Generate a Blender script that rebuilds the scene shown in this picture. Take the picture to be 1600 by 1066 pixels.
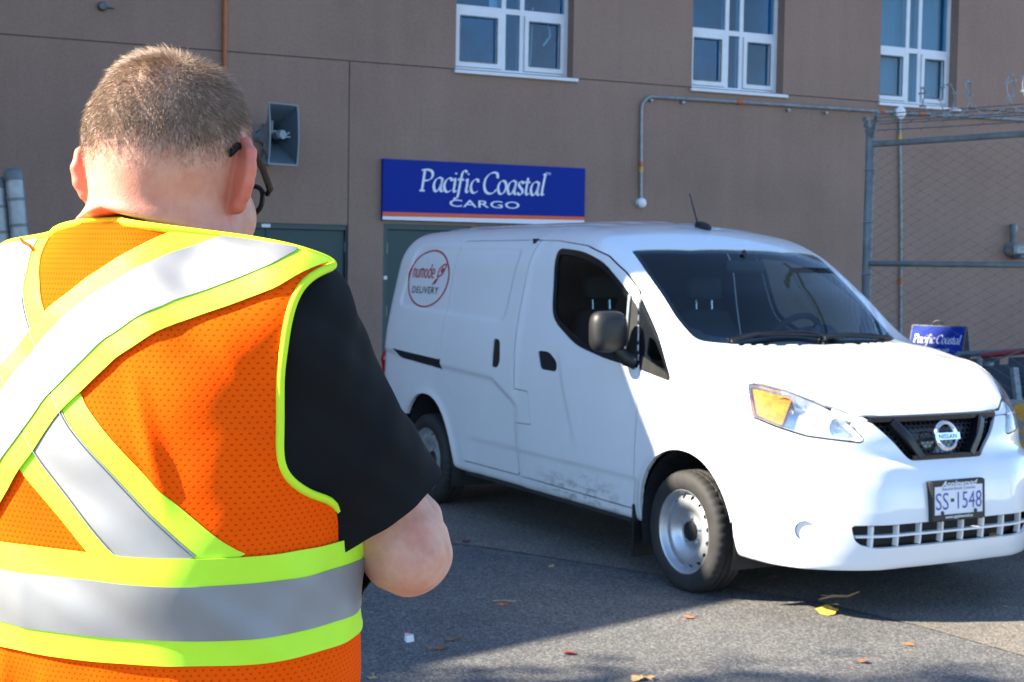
import bpy, math, random
import numpy as np
from mathutils import Vector, Matrix
random.seed(7); np.random.seed(7)
S = bpy.context.scene
for o in list(bpy.data.objects): bpy.data.objects.remove(o)
COL = S.collection
# ---------------------------------------------------------------- camera
FPX = 2270.8; PITCH = .0509; ROLL = -.0163; CAM = np.array([0, 0, 1.5875])
cp, sp = math.cos(PITCH), math.sin(PITCH); cr, sr = math.cos(ROLL), math.sin(ROLL)
c_f = np.array([0, cp, -sp]); c_r0 = np.array([1., 0, 0]); c_d0 = np.cross(c_f, c_r0)
c_r = cr*c_r0+sr*c_d0; c_d = -sr*c_r0+cr*c_d0
cam = bpy.data.cameras.new('camera'); camo = bpy.data.objects.new('camera', cam); COL.objects.link(camo)
camo.matrix_world = Matrix(((c_r[0], -c_d[0], -c_f[0], CAM[0]), (c_r[1], -c_d[1], -c_f[1], CAM[1]), (c_r[2], -c_d[2], -c_f[2], CAM[2]), (0, 0, 0, 1)))
cam.sensor_width = 22.3; cam.lens = FPX*22.3/1600; cam.clip_end = 1500; cam.clip_start = .05
cam.dof.use_dof = True; cam.dof.focus_distance = 1.48; cam.dof.aperture_fstop = 15.0
S.camera = camo
# ---------------------------------------------------------------- sun and sky
SUN_AZ = math.radians(-8.0)                        # from the left of the view
PN = np.array([-.52518684, .59369968, -.60967161])  # plane of the shadow edge seen on ground and van
hd = np.array([-math.cos(SUN_AZ), math.sin(SUN_AZ), 0])
SUN_EL = math.atan(-(PN@hd)/PN[2])
SUN = hd*math.cos(SUN_EL)+np.array([0, 0, math.sin(SUN_EL)])
w = bpy.data.worlds.new('World'); S.world = w; w.use_nodes = True
nt = w.node_tree; bg = nt.nodes['Background']
sky = nt.nodes.new('ShaderNodeTexSky'); sky.sky_type = 'NISHITA'; sky.sun_disc = False
sky.sun_elevation = SUN_EL; sky.sun_rotation = math.atan2(SUN[0], SUN[1])
sky.air_density = 1.0; sky.dust_density = .0; sky.ozone_density = 4.0; sky.altitude = 800
nt.links.new(sky.outputs[0], bg.inputs[0]); bg.inputs[1].default_value = .100
sl = bpy.data.lights.new('sun', 'SUN'); sl.energy = 5.0; sl.angle = math.radians(.5); sl.color = (1, .89, .71)
so = bpy.data.objects.new('sun', sl); COL.objects.link(so)
so.rotation_euler = Vector(-SUN).to_track_quat('-Z', 'Y').to_euler(); so.location = (-20, 0, 30)
S.view_settings.view_transform = 'Standard'; S.view_settings.look = 'None'
S.view_settings.exposure = 2.02; S.view_settings.gamma = 1
S.render.engine = 'CYCLES'
S.cycles.max_bounces = 10; S.cycles.transparent_max_bounces = 24
# ---------------------------------------------------------------- small helpers
def px_ray(u, v):
    d = c_r*((u-800)/FPX)+c_d*((v-533)/FPX)+c_f
    return d
def px_ground(u, v, z=0.):
    d = px_ray(u, v); return CAM+d*((z-CAM[2])/d[2])
def px_depth(u, v, y):
    d = px_ray(u, v); return CAM+d*(y/d[1])
def empty(name, loc=(0, 0, 0), rz=0., label=None, cat=None, group=None, parent=None):
    o = bpy.data.objects.new(name, None); COL.objects.link(o); o.location = loc; o.rotation_euler = (0, 0, rz)
    o.empty_display_size = .1; o.parent = parent
    return tag(o, label, cat, group)
def tag(o, label=None, cat=None, group=None, kind=None):
    if label: o['label'] = label
    if cat: o['category'] = cat
    if group: o['group'] = group
    if kind: o['kind'] = kind
    return o
def mk(name, V, F, m=None, parent=None, smooth=False, sharp=None):
    me = bpy.data.meshes.new(name)
    if isinstance(V, np.ndarray): V = V.tolist()
    me.from_pydata(V, [], [tuple(int(i) for i in f) for f in F]); me.update()
    for mm in (m if isinstance(m, (list, tuple)) else [m]):
        if mm is not None: me.materials.append(mm)
    if smooth:
        me.polygons.foreach_set('use_smooth', [True]*len(me.polygons))
        if sharp is not None: me.set_sharp_from_angle(angle=math.radians(sharp))
    o = bpy.data.objects.new(name, me); COL.objects.link(o); o.parent = parent
    return o
class MB:
    """collects simple solids into one mesh"""
    def __init__(s): s.V = []; s.F = []; s.M = []; s.mi = 0
    def add(s, V, F):
        b = len(s.V); s.V += [tuple(map(float, v)) for v in V]; s.F += [tuple(int(i)+b for i in f) for f in F]; s.M += [s.mi]*len(F); return s
    def box(s, x0, x1, y0, y1, z0, z1, b=0.):
        if b <= 0:
            V = [(x, y, z) for x in (x0, x1) for y in (y0, y1) for z in (z0, z1)]
            return s.add(V, [(0, 1, 3, 2), (4, 6, 7, 5), (0, 4, 5, 1), (2, 3, 7, 6), (0, 2, 6, 4), (1, 5, 7, 3)])
        # chamfered box from three nested slabs
        X, Y, Z = (x0, x1), (y0, y1), (z0, z1); V = []; idx = {}
        for i in (0, 1):
            for j in (0, 1):
                for k in (0, 1):
                    sx, sy, sz = (1, -1)[i], (1, -1)[j], (1, -1)[k]
                    for a in range(3):
                        p = [X[i]+sx*b, Y[j]+sy*b, Z[k]+sz*b]; q = [X[i], Y[j], Z[k]]; p[a] = q[a]
                        idx[i, j, k, a] = len(V); V.append(p)
        F = []
        for a in range(3):
            o = [c for c in range(3) if c != a]
            for e in (0, 1):
                f = []
                for (p, q) in ((0, 0), (1, 0), (1, 1), (0, 1)):
                    c = [0, 0, 0]; c[a] = e; c[o[0]] = p; c[o[1]] = q; f.append(idx[c[0], c[1], c[2], a])
                if (e == 0) != (a == 1): f = f[::-1]
                F.append(tuple(f))
        for a in range(3):
            o = [c for c in range(3) if c != a]
            for p in (0, 1):
                for q in (0, 1):
                    c0 = [0, 0, 0]; c0[o[0]] = p; c0[o[1]] = q; c1 = list(c0); c1[a] = 1
                    f = [idx[(*c0, o[0])], idx[(*c1, o[0])], idx[(*c1, o[1])], idx[(*c0, o[1])]]
                    F.append(tuple(f))
        for i in (0, 1):
            for j in (0, 1):
                for k in (0, 1): F.append((idx[i, j, k, 0], idx[i, j, k, 1], idx[i, j, k, 2]))
        return s.add(V, F)
    def tube(s, path, r, n=8, closed=False, cap=True):
        P = [np.array(p, float) for p in path]; m = len(P); rr = r if isinstance(r, (list, tuple, np.ndarray)) else [r]*m
        T = []
        for i in range(m):
            a = P[i-1] if (i > 0 or closed) else P[i]; b = P[(i+1) % m] if (i < m-1 or closed) else P[i]
            t = b-a; T.append(t/(np.linalg.norm(t)+1e-12))
        up = np.array([0, 0, 1.]) if abs(T[0][2]) < .9 else np.array([1., 0, 0])
        N = np.cross(T[0], up); N /= np.linalg.norm(N); V = []
        for i in range(m):
            N = N-T[i]*(N@T[i]); N /= np.linalg.norm(N)+1e-12; B = np.cross(T[i], N)
            for k in range(n):
                a = 2*math.pi*k/n; V.append(P[i]+rr[i]*(math.cos(a)*N+math.sin(a)*B))
        F = []
        for i in range(m if closed else m-1):
            j = (i+1) % m
            for k in range(n): l = (k+1) % n; F.append((i*n+k, i*n+l, j*n+l, j*n+k))
        if not closed and cap: F.append(tuple(range(n))[::-1]); F.append(tuple(range((m-1)*n, m*n)))
        return s.add(V, F)
    def lathe(s, prof, n=32, c=(0, 0, 0), axis='z', closed=False):
        """prof: (r, h) pairs turned about an axis through c"""
        V = []; m = len(prof)
        for r, h in prof:
            for k in range(n):
                a = 2*math.pi*k/n; p = (r*math.cos(a), r*math.sin(a), h)
                if axis == 'y': p = (p[0], -p[2], p[1])
                if axis == 'x': p = (p[2], p[0], p[1])
                V.append((p[0]+c[0], p[1]+c[1], p[2]+c[2]))
        F = []
        for i in range(m-1 if not closed else m):
            j = (i+1) % m
            for k in range(n): l = (k+1) % n; F.append((i*n+k, i*n+l, j*n+l, j*n+k))
        return s.add(V, F)
    def prism(s, poly, z0, z1, fn=None):
        """polygon in 2-D extruded; fn maps (a,b,h)->xyz"""
        fn = fn or (lambda a, b, h: (a, b, h)); n = len(poly)
        V = [fn(p[0], p[1], z0) for p in poly]+[fn(p[0], p[1], z1) for p in poly]
        F = [tuple(range(n))[::-1], tuple(range(n, 2*n))]+[(i, (i+1) % n, n+(i+1) % n, n+i) for i in range(n)]
        return s.add(V, F)
    def build(s, name, m=None, parent=None, smooth=False, sharp=35):
        o = mk(name, s.V, s.F, m, parent, smooth, sharp if smooth else None)
        if any(s.M): o.data.polygons.foreach_set('material_index', s.M)
        return o
def fix_normals(o):
    import bmesh
    b = bmesh.new(); b.from_mesh(o.data); bmesh.ops.recalc_face_normals(b, faces=b.faces); b.to_mesh(o.data); b.free(); return o
def solidify(o, th, inner=0, split=38):
    m = o.modifiers.new('Solidify', 'SOLIDIFY'); m.thickness = th; m.offset = -1; m.material_offset = inner; m.material_offset_rim = 0
    e = o.modifiers.new('EdgeSplit', 'EDGE_SPLIT'); e.split_angle = math.radians(split)
    return o
# ---------------------------------------------------------------- materials
def new_mat(name):
    m = bpy.data.materials.new(name); m.use_nodes = True; return m, m.node_tree, m.node_tree.nodes['Principled BSDF']
def N(nt, t, **kw):
    n = nt.nodes.new('ShaderNode'+t)
    for k, v in kw.items():
        if k in n.inputs.keys() if isinstance(k, str) else False: n.inputs[k].default_value = v
        else: setattr(n, k, v)
    return n
def noise(nt, scale, detail=4, rough=.55, coord='Object', dist=0.):
    tc = nt.nodes.new('ShaderNodeTexCoord'); n = nt.nodes.new('ShaderNodeTexNoise')
    n.inputs['Scale'].default_value = scale; n.inputs['Detail'].default_value = detail; n.inputs['Roughness'].default_value = rough; n.inputs['Distortion'].default_value = dist
    nt.links.new(tc.outputs[coord], n.inputs['Vector']); return n
def ramp(nt, src, stops):
    r = nt.nodes.new('ShaderNodeValToRGB'); e = r.color_ramp.elements
    while len(e) < len(stops): e.new(.5)
    for el, (p, c) in zip(e, stops): el.position = p; el.color = (*c, 1) if len(c) == 3 else c
    nt.links.new(src, r.inputs[0]); return r
def bump(nt, b, src, strength=.2, dist=.005):
    n = nt.nodes.new('ShaderNodeBump'); n.inputs['Strength'].default_value = strength; n.inputs['Distance'].default_value = dist
    nt.links.new(src, n.inputs['Height']); nt.links.new(n.outputs[0], b.inputs['Normal']); return n
def pmat(name, col, rough=.5, metal=0., var=.0, vs=8., bmp=0., bs=60., coat=0., spec=None, bd=.004):
    """plain principled with a little tonal variation and relief"""
    m, nt, b = new_mat(name); b.inputs['Roughness'].default_value = rough; b.inputs['Metallic'].default_value = metal
    b.inputs['Base Color'].default_value = (*col, 1); b.inputs['Coat Weight'].default_value = coat
    if spec is not None: b.inputs['Specular IOR Level'].default_value = spec
    if var:
        n = noise(nt, vs, 5, .6); lo = tuple(c*(1-var) for c in col); hi = tuple(min(1, c*(1+var)) for c in col)
        nt.links.new(ramp(nt, n.outputs[0], [(.3, lo), (.7, hi)]).outputs[0], b.inputs['Base Color'])
        rr = nt.nodes.new('ShaderNodeMapRange'); rr.inputs[3].default_value = max(0, rough-.08); rr.inputs[4].default_value = min(1, rough+.1)
        nt.links.new(n.outputs[0], rr.inputs[0]); nt.links.new(rr.outputs[0], b.inputs['Roughness'])
    if bmp: bump(nt, b, noise(nt, bs, 4, .6).outputs[0], bmp, bd)
    return m
def glass_mat(name, tint, refl=.06, rough=0.0):
    """thin sheet of glass: tinted see-through plus a fresnel reflection"""
    m, nt, b = new_mat(name); nt.nodes.remove(b); out = nt.nodes['Material Output']
    t = nt.nodes.new('ShaderNodeBsdfTransparent'); t.inputs[0].default_value = (*tint, 1)
    g = nt.nodes.new('ShaderNodeBsdfGlossy'); g.inputs['Roughness'].default_value = rough; g.inputs[0].default_value = (1, 1, 1, 1)
    l = nt.nodes.new('ShaderNodeLayerWeight'); l.inputs['Blend'].default_value = .5
    p = nt.nodes.new('ShaderNodeMath'); p.operation = 'POWER'; p.inputs[1].default_value = 5.; nt.links.new(l.outputs['Facing'], p.inputs[0])
    mr = nt.nodes.new('ShaderNodeMapRange'); mr.inputs[3].default_value = refl; mr.inputs[4].default_value = .95; nt.links.new(p.outputs[0], mr.inputs[0])
    x = nt.nodes.new('ShaderNodeMixShader'); nt.links.new(mr.outputs[0], x.inputs[0]); nt.links.new(t.outputs[0], x.inputs[1]); nt.links.new(g.outputs[0], x.inputs[2])
    nt.links.new(x.outputs[0], out.inputs[0]); return m
M = {}
M['galv'] = pmat('galvanised_steel', (.27, .30, .31), .5, .5, .25, 14, .1, 40)
M['galv_dark'] = pmat('weathered_steel', (.13, .15, .155), .55, .4, .3, 10, .1, 40)
M['white_plastic'] = pmat('white_plastic', (.75, .76, .77), .4)
M['black_plastic'] = pmat('black_plastic', (.011, .0115, .013), .5, 0, .2, 20, .05, 300)
M['black_gloss'] = pmat('black_gloss', (.008, .008, .012), .12, 0, coat=.6)
M['rubber'] = pmat('tyre_rubber', (.022, .021, .021), .75, 0, .35, 12, .15, 200)
M['chrome'] = pmat('chrome', (.85, .86, .88), .08, 1.0)
# ---------------------------------------------------------------- lettering
def text_mesh(txt, size=1., sx=1., shear=0., align='LEFT', space=1., bold=0.):
    """outline letters as flat faces in the XY plane -> (V, F)"""
    cu = bpy.data.curves.new('t', 'FONT'); cu.body = txt; cu.size = size; cu.shear = shear; cu.align_x = align; cu.space_character = space; cu.offset = bold
    cu.resolution_u = 3
    o = bpy.data.objects.new('t', cu); COL.objects.link(o)
    dg = bpy.context.evaluated_depsgraph_get(); me = bpy.data.meshes.new_from_object(o.evaluated_get(dg))
    V = [(v.co.x*sx, v.co.y, 0) for v in me.vertices]; F = [tuple(p.vertices) for p in me.polygons]
    bpy.data.objects.remove(o); bpy.data.curves.remove(cu); bpy.data.meshes.remove(me)
    return V, F
def stroke_mesh(paths, nib=(.03, .09), ang=35., step=None):
    """broad-nib pen strokes: list of point lists -> ribbon faces; width depends on the direction of travel"""
    V = []; F = []
    for pts in paths:
        P = np.array(pts, float)
        if len(P) > 2:   # catmull-rom
            Q = np.vstack([2*P[0]-P[1], P, 2*P[-1]-P[-2]]); out = []
            for i in range(1, len(Q)-2):
                for t in np.linspace(0, 1, 7)[:-1]:
                    a, b, c, d = Q[i-1], Q[i], Q[i+1], Q[i+2]
                    out.append(.5*(2*b+(c-a)*t+(2*a-5*b+4*c-d)*t*t+(3*b-a-3*c+d)*t**3))
            out.append(P[-1]); P = np.array(out)
        T = np.gradient(P, axis=0); T /= np.linalg.norm(T, axis=1)[:, None]+1e-9
        nrm = np.stack([-T[:, 1], T[:, 0]], 1); a = math.radians(ang)
        wd = nib[0]+(nib[1]-nib[0])*np.abs(T[:, 0]*math.sin(a)-T[:, 1]*math.cos(a))
        L = P+nrm*wd[:, None]*.5; R_ = P-nrm*wd[:, None]*.5; b = len(V)
        V += [(*p, 0) for p in L]+[(*p, 0) for p in R_]; n = len(P)
        F += [(b+i, b+n+i, b+n+i+1, b+i+1) for i in range(n-1)]
    return V, F
_IT = {  # italic book-hand skeletons on a unit x-height; (advance, strokes)
 'P': (1.02, [[(.22, 0), (.42, 1.55)], [(.20, 1.5), (.55, 1.56), (.86, 1.48), (.96, 1.22), (.84, .92), (.58, .78), (.34, .78)], [(.06, .03), (.42, .03)]]),
 'a': (.78, [[(.66, .98), (.45, 1.0), (.22, .82), (.10, .45), (.16, .08), (.32, .03), (.50, .28), (.66, .72)], [(.70, 1.0), (.62, .5), (.58, .16), (.66, .03), (.82, .14)]]),
 'c': (.66, [[(.62, .80), (.58, .98), (.40, .98), (.20, .78), (.10, .42), (.18, .08), (.36, .01), (.60, .16)]]),
 'i': (.42, [[(.10, .86), (.24, .98), (.22, .6), (.16, .16), (.22, .03), (.38, .14)], [(.30, 1.32), (.33, 1.42)]]),
 'f': (.52, [[(-.22, -.42), (-.10, -.48), (.04, -.30), (.14, .2), (.26, .95), (.38, 1.45), (.54, 1.60), (.70, 1.50)], [(.04, .94), (.48, .94)]]),
 'C': (1.12, [[(1.10, 1.16), (1.06, 1.48), (.84, 1.57), (.52, 1.44), (.24, 1.08), (.14, .6), (.24, .16), (.50, .0), (.80, .08), (1.0, .32)]]),
 'o': (.76, [[(.42, .99), (.22, .84), (.10, .45), (.18, .08), (.34, .01), (.54, .16), (.68, .56), (.60, .92), (.42, .99)]]),
 's': (.56, [[(.50, .82), (.40, .98), (.24, .92), (.18, .74), (.30, .52), (.44, .34), (.40, .10), (.22, .01), (.06, .16)]]),
 't': (.48, [[(.34, 1.28), (.24, .7), (.18, .2), (.26, .02), (.42, .14)], [(.04, .94), (.50, .96)]]),
 'l': (.40, [[(.26, 1.56), (.42, 1.58), (.32, 1.0), (.20, .3), (.22, .05), (.38, .12)]]),
}
def italic(txt, size, nib=(.05, .20)):
    V = []; F = []; x = 0
    for ch in txt:
        if ch == ' ': x += .30; continue
        adv, st = _IT[ch]
        v, f = stroke_mesh([[(p[0]+x, p[1]) for p in s_] for s_ in st], nib, 35); b = len(V)
        V += v; F += [tuple(i+b for i in q) for q in f]; x += adv*.92
    return [(p[0]*size, p[1]*size, 0) for p in V], F, x*size
def place(VF, fn): return [fn(v[0], v[1]) for v in VF[0]], VF[1]
# ---------------------------------------------------------------- implicit shapes (numpy)
def sstep(t):
    t = np.clip(t, 0, 1); return t*t*(3-2*t)
def smax(a, b, k):
    h = np.maximum(k-np.abs(a-b), 0)/k
    return np.maximum(a, b)+h*h*k*.25
def smin(a, b, k):
    h = np.maximum(k-np.abs(a-b), 0)/k
    return np.minimum(a, b)-h*h*k*.25
def spl(xs, ys):
    """smooth interpolation (monotone-ish cubic hermite) through control points"""
    xs = np.array(xs, float); ys = np.array(ys, float)
    d = np.diff(ys)/np.diff(xs); m = np.empty(len(xs)); m[0] = d[0]; m[-1] = d[-1]
    h = np.diff(xs); m[1:-1] = (d[:-1]*h[1:]+d[1:]*h[:-1])/(h[1:]+h[:-1])
    def g(x):
        i = np.clip(np.searchsorted(xs, x)-1, 0, len(xs)-2)
        hh = xs[i+1]-xs[i]; t = (x-xs[i])/hh; t2 = t*t; t3 = t2*t
        return (2*t3-3*t2+1)*ys[i]+(t3-2*t2+t)*hh*m[i]+(-2*t3+3*t2)*ys[i+1]+(t3-t2)*hh*m[i+1]
    tx_ = np.linspace(xs[0], xs[-1], 6000); ty_ = g(tx_); kk = 5999/(xs[-1]-xs[0])
    def f(x):
        q = np.clip((np.asarray(x)-xs[0])*kk, 0, 5998.999); i = q.astype(np.int32); q = q-i
        return ty_[i]*(1-q)+ty_[i+1]*q
    return f
def poly_sdf(px, py, poly):
    """signed distance to polygon, positive inside"""
    poly = np.asarray(poly, float); d = np.full(np.shape(px), 1e9); s = np.zeros(np.shape(px), bool)
    n = len(poly)
    for i in range(n):
        ax, ay = poly[i]; bx, by = poly[(i+1) % n]
        ex, ey = bx-ax, by-ay; wx, wy = px-ax, py-ay
        t = np.clip((wx*ex+wy*ey)/(ex*ex+ey*ey+1e-12), 0, 1)
        d = np.minimum(d, (wx-ex*t)**2+(wy-ey*t)**2)
        c = (ay > py) != (by > py)
        if ey != 0: s ^= c & (px < ex*(py-ay)/ey+ax)
    return np.where(s, np.sqrt(d), -np.sqrt(d))
def rpoly(poly, r):
    """chaikin-like corner rounding of a polygon: each corner replaced by an arc-ish bezier of reach r"""
    out = []; n = len(poly); P = [np.array(p[:2], float) for p in poly]
    for i in range(n):
        a, b, c = P[i-1], P[i], P[(i+1) % n]
        ri = poly[i][2] if len(poly[i]) > 2 else r
        u = a-b; w = c-b; lu = np.hypot(*u); lw = np.hypot(*w); ru = min(ri, lu*.45); rw = min(ri, lw*.45)
        p0 = b+u/lu*ru; p2 = b+w/lw*rw
        if ri <= 0: out.append(b); continue
        for t in (0, .2, .4, .6, .8, 1): out.append((1-t)**2*p0+2*t*(1-t)*b+t*t*p2)
    return np.array(out)
# ---------------------------------------------------------------- van body
V_W = spl([0, .2, .3, .45, .6, .8, 1.0, 1.1, 1.3, 1.5, 1.65, 1.75, 1.85, 1.95], [.79, .80, .826, .848, .860, .866, .862, .854, .821, .784, .757, .735, .705, .67])
V_ZC = spl([-3.9, -3.6, -3.2, -2.6, -2.0, -1.4, -1.1, -.9, -.72, -.4, 0.02, .12, .3, .5, .65, .78, .86, .95, 1.1],
           [1.79, 1.845, 1.868, 1.877, 1.877, 1.866, 1.838, 1.793, 1.716, 1.502, 1.212, 1.190, 1.147, 1.088, 1.033, .978, .935, .875, .76])
V_XF = spl([0, .15, .22, .3, .4, .55, .65, .70, .73, .83, .93, 1.0, 1.2, 1.5, 2], [.78, .86, .925, .952, .964, .956, .938, .918, .897, .872, .838, .80, .62, .3, -.3])
V_XR = spl([0, .3, .6, 1.0, 1.4, 1.65, 1.8, 2], [-3.72, -3.76, -3.775, -3.765, -3.735, -3.69, -3.63, -3.5])
V_CR = spl([-3.9, -1.2, -.8, -.3, .05, .5, 1.1], [.062, .055, .03, .01, .0, .006, .02])
V_BOW = spl([-3.9, -1.6, -.9, .1, .5, 1.1], [0, .01, .10, .12, .08, .05])
V_KR = spl([-3.9, -1.0, -.6, 0, .3, 1.1], [.15, .14, .055, .035, .04, .06])
RECESS = rpoly([(-3.47, 1.30), (-1.90, 1.245), (-1.86, 1.71), (-3.34, 1.72)], .09)
def v_zline(x): return np.interp(x, [-3.6, -2.69, -1.99, -1.70, -1.2], [1.0, .945, .915, .79, .60])
def van_side(x, z):
    s = V_W(z)
    s = s-.035*sstep((x-.25)/.75)-.015*sstep((-3.2-x)/.6)
    # upper panel stands a little proud of the lower one behind the front door
    fade = sstep((-1.64-x)/.10)*sstep((x+3.72)/.1)
    s = s+(.012*sstep((z-v_zline(x)+.028)/.034)-.006)*fade
    # recessed panel on the sliding door
    m = (x > -3.7) & (x < -1.7) & (z > 1.1) & (z < 1.85)
    r = np.zeros_like(s)
    if m.any(): r[m] = sstep(poly_sdf(x[m], z[m], RECESS)/.022)
    s = s-.010*r
    # swage line low on the doors
    s = s-.007*sstep((.515-z)/.028)*sstep((x+2.42)/.2)*sstep((-.36-x)/.1)
    # wheel arch lips
    for cx, rx, rz in ((0, .40, .405), (-2.925, .375, .435)):
        q = np.sqrt(((x-cx)/rx)**2+((z-.303)/rz)**2)-1
        s = s+.011*np.exp(-(q/.075)**2)*sstep((z-.2)/.2)
    # shallow dart on the front door running down from the window's rear corner
    s = s+.006*sstep((x+1.33-(1.3-z)*.42)/.05)*sstep((x+1.62)/.1)*sstep((-.42-x)/.25)*sstep((z-.45)/.4)*sstep((1.22-z)/.2)
    return s
def van_f(P):
    x, y, z = P[..., 0], P[..., 1], P[..., 2]; v = np.abs(y); v = np.sqrt(v*v+1e-6)
    q = (v/.7)**2
    top = z-(V_ZC(x+V_BOW(x)*q)-V_CR(x)*q)
    # roof ribs
    rib = np.zeros_like(x)
    for c in (0, .2, .4): rib = np.maximum(rib, np.exp(-((v-c)/.045)**4))
    top = top-.006*rib*sstep((-1.25-x)/.2)*sstep((x+3.5)/.15)
    # hood power crease
    top = top-.016*sstep((v-.45-.10*(.85-x))/.10)*sstep((x-.12)/.2)
    side = v-van_side(x, z)
    # bumper shelf below the head lamps / grille
    xf = V_XF(z)
    shelf = .018*sstep((.735-z)/.03)*sstep((v-.25)/.2)-.0
    front = x-(xf+shelf-.35*(v/.84)**3.6)
    front = front/np.sqrt(1+(1.2*v*v/.55)**2*.6)
    rear = (V_XR(z)+.05*(v/.8)**2)-x
    s = smax(top*.9, side, V_KR(x))
    s = smax(s, front, .10)
    s = smax(s, rear, .14)
    zb = np.interp(x, [-3.8, -3.3, -2.5, -.5, .4, .7, 1.0], [.36, .36, .27, .27, .235, .225, .225])
    return smax(s, zb-z, .035)
# ---------------------------------------------------------------- iso-surfaces and clipping
def surface_nets(D, X, Y, Z):
    """naive surface nets on a (possibly uneven) grid; D<0 inside -> V, quads"""
    ins = D < 0; nx, ny, nz = D.shape
    c = np.zeros((nx-1, ny-1, nz-1), np.int8)
    for i in (0, 1):
        for j in (0, 1):
            for k in (0, 1): c += ins[i:nx-1+i, j:ny-1+j, k:nz-1+k]
    act = (c > 0) & (c < 8); I, J, K = np.nonzero(act); n = len(I)
    idx = np.full(act.shape, -1, np.int32); idx[I, J, K] = np.arange(n)
    acc = np.zeros((n, 3)); cnt = np.zeros(n)
    G = (X, Y, Z)
    corners = [(i, j, k) for i in (0, 1) for j in (0, 1) for k in (0, 1)]
    val = {q: D[I+q[0], J+q[1], K+q[2]] for q in corners}
    for a in range(3):
        for q in corners:
            if q[a]: continue
            r = list(q); r[a] = 1; r = tuple(r); va, vb = val[q], val[r]; m = (va < 0) != (vb < 0)
            t = np.where(m, va/(va-vb+1e-30), 0); P = np.zeros((n, 3))
            for ax, II in enumerate((I, J, K)):
                g0 = G[ax][II+q[ax]]; g1 = G[ax][II+r[ax]]; P[:, ax] = g0+(g1-g0)*t
            acc += P*m[:, None]; cnt += m
    V = acc/cnt[:, None]; Q = []
    for a in range(3):
        b, d = (a+1) % 3, (a+2) % 3
        sl0 = [slice(None)]*3; sl1 = [slice(None)]*3; sl0[a] = slice(0, -1); sl1[a] = slice(1, None)
        A = ins[tuple(sl0)]; B = ins[tuple(sl1)]; cr_ = A != B
        E = np.array(np.nonzero(cr_)).T; shp = D.shape
        ok = (E[:, b] > 0) & (E[:, d] > 0) & (E[:, b] < shp[b]-1) & (E[:, d] < shp[d]-1); E = E[ok]
        def cell(ob, od):
            F = E.copy(); F[:, b] += ob; F[:, d] += od; return idx[F[:, 0], F[:, 1], F[:, 2]]
        q = np.stack([cell(-1, -1), cell(0, -1), cell(0, 0), cell(-1, 0)], 1)
        fl = B[E[:, 0], E[:, 1], E[:, 2]] if False else ~A[E[:, 0], E[:, 1], E[:, 2]]
        q[fl] = q[fl][:, ::-1]; Q.append(q)
    return V, np.vstack(Q)
def to_iso(fn, V, it=3, e=1e-4, lim=.02):
    for _ in range(it):
        f = fn(V); g = np.stack([(fn(V+d)-fn(V-d))/(2*e) for d in np.eye(3)*e], 1)
        s = -(f/np.maximum((g*g).sum(1), .05))[:, None]*g
        l = np.linalg.norm(s, axis=1); s *= np.minimum(1, lim/np.maximum(l, 1e-9))[:, None]; V = V+s
    return V
def eval_band(fn, X, Y, Z, st=4, band=.17):
    """coarse pass first, then the true field only in cells near the surface"""
    Xc, Yc, Zc = X[::st], Y[::st], Z[::st]; Dc = eval_grid(fn, Xc, Yc, Zc)
    ii = [np.minimum((np.arange(len(A))+st//2)//st, len(B)-1) for A, B in ((X, Xc), (Y, Yc), (Z, Zc))]
    D = Dc[np.ix_(*ii)].copy(); I, J, K = np.nonzero(np.abs(D) < band)
    for a in range(0, len(I), 400000):
        s = slice(a, a+400000); D[I[s], J[s], K[s]] = fn(np.stack([X[I[s]], Y[J[s]], Z[K[s]]], 1))
    return D
def eval_grid(fn, X, Y, Z):
    D = np.empty((len(X), len(Y), len(Z)), np.float32)
    yy, zz = np.meshgrid(Y, Z, indexing='ij'); st = max(1, int(4e5//yy.size))
    for i in range(0, len(X), st):
        xs = X[i:i+st]; P = np.empty((len(xs), *yy.shape, 3)); P[..., 0] = xs[:, None, None]; P[..., 1] = yy; P[..., 2] = zz
        D[i:i+st] = fn(P)
    return D
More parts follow.
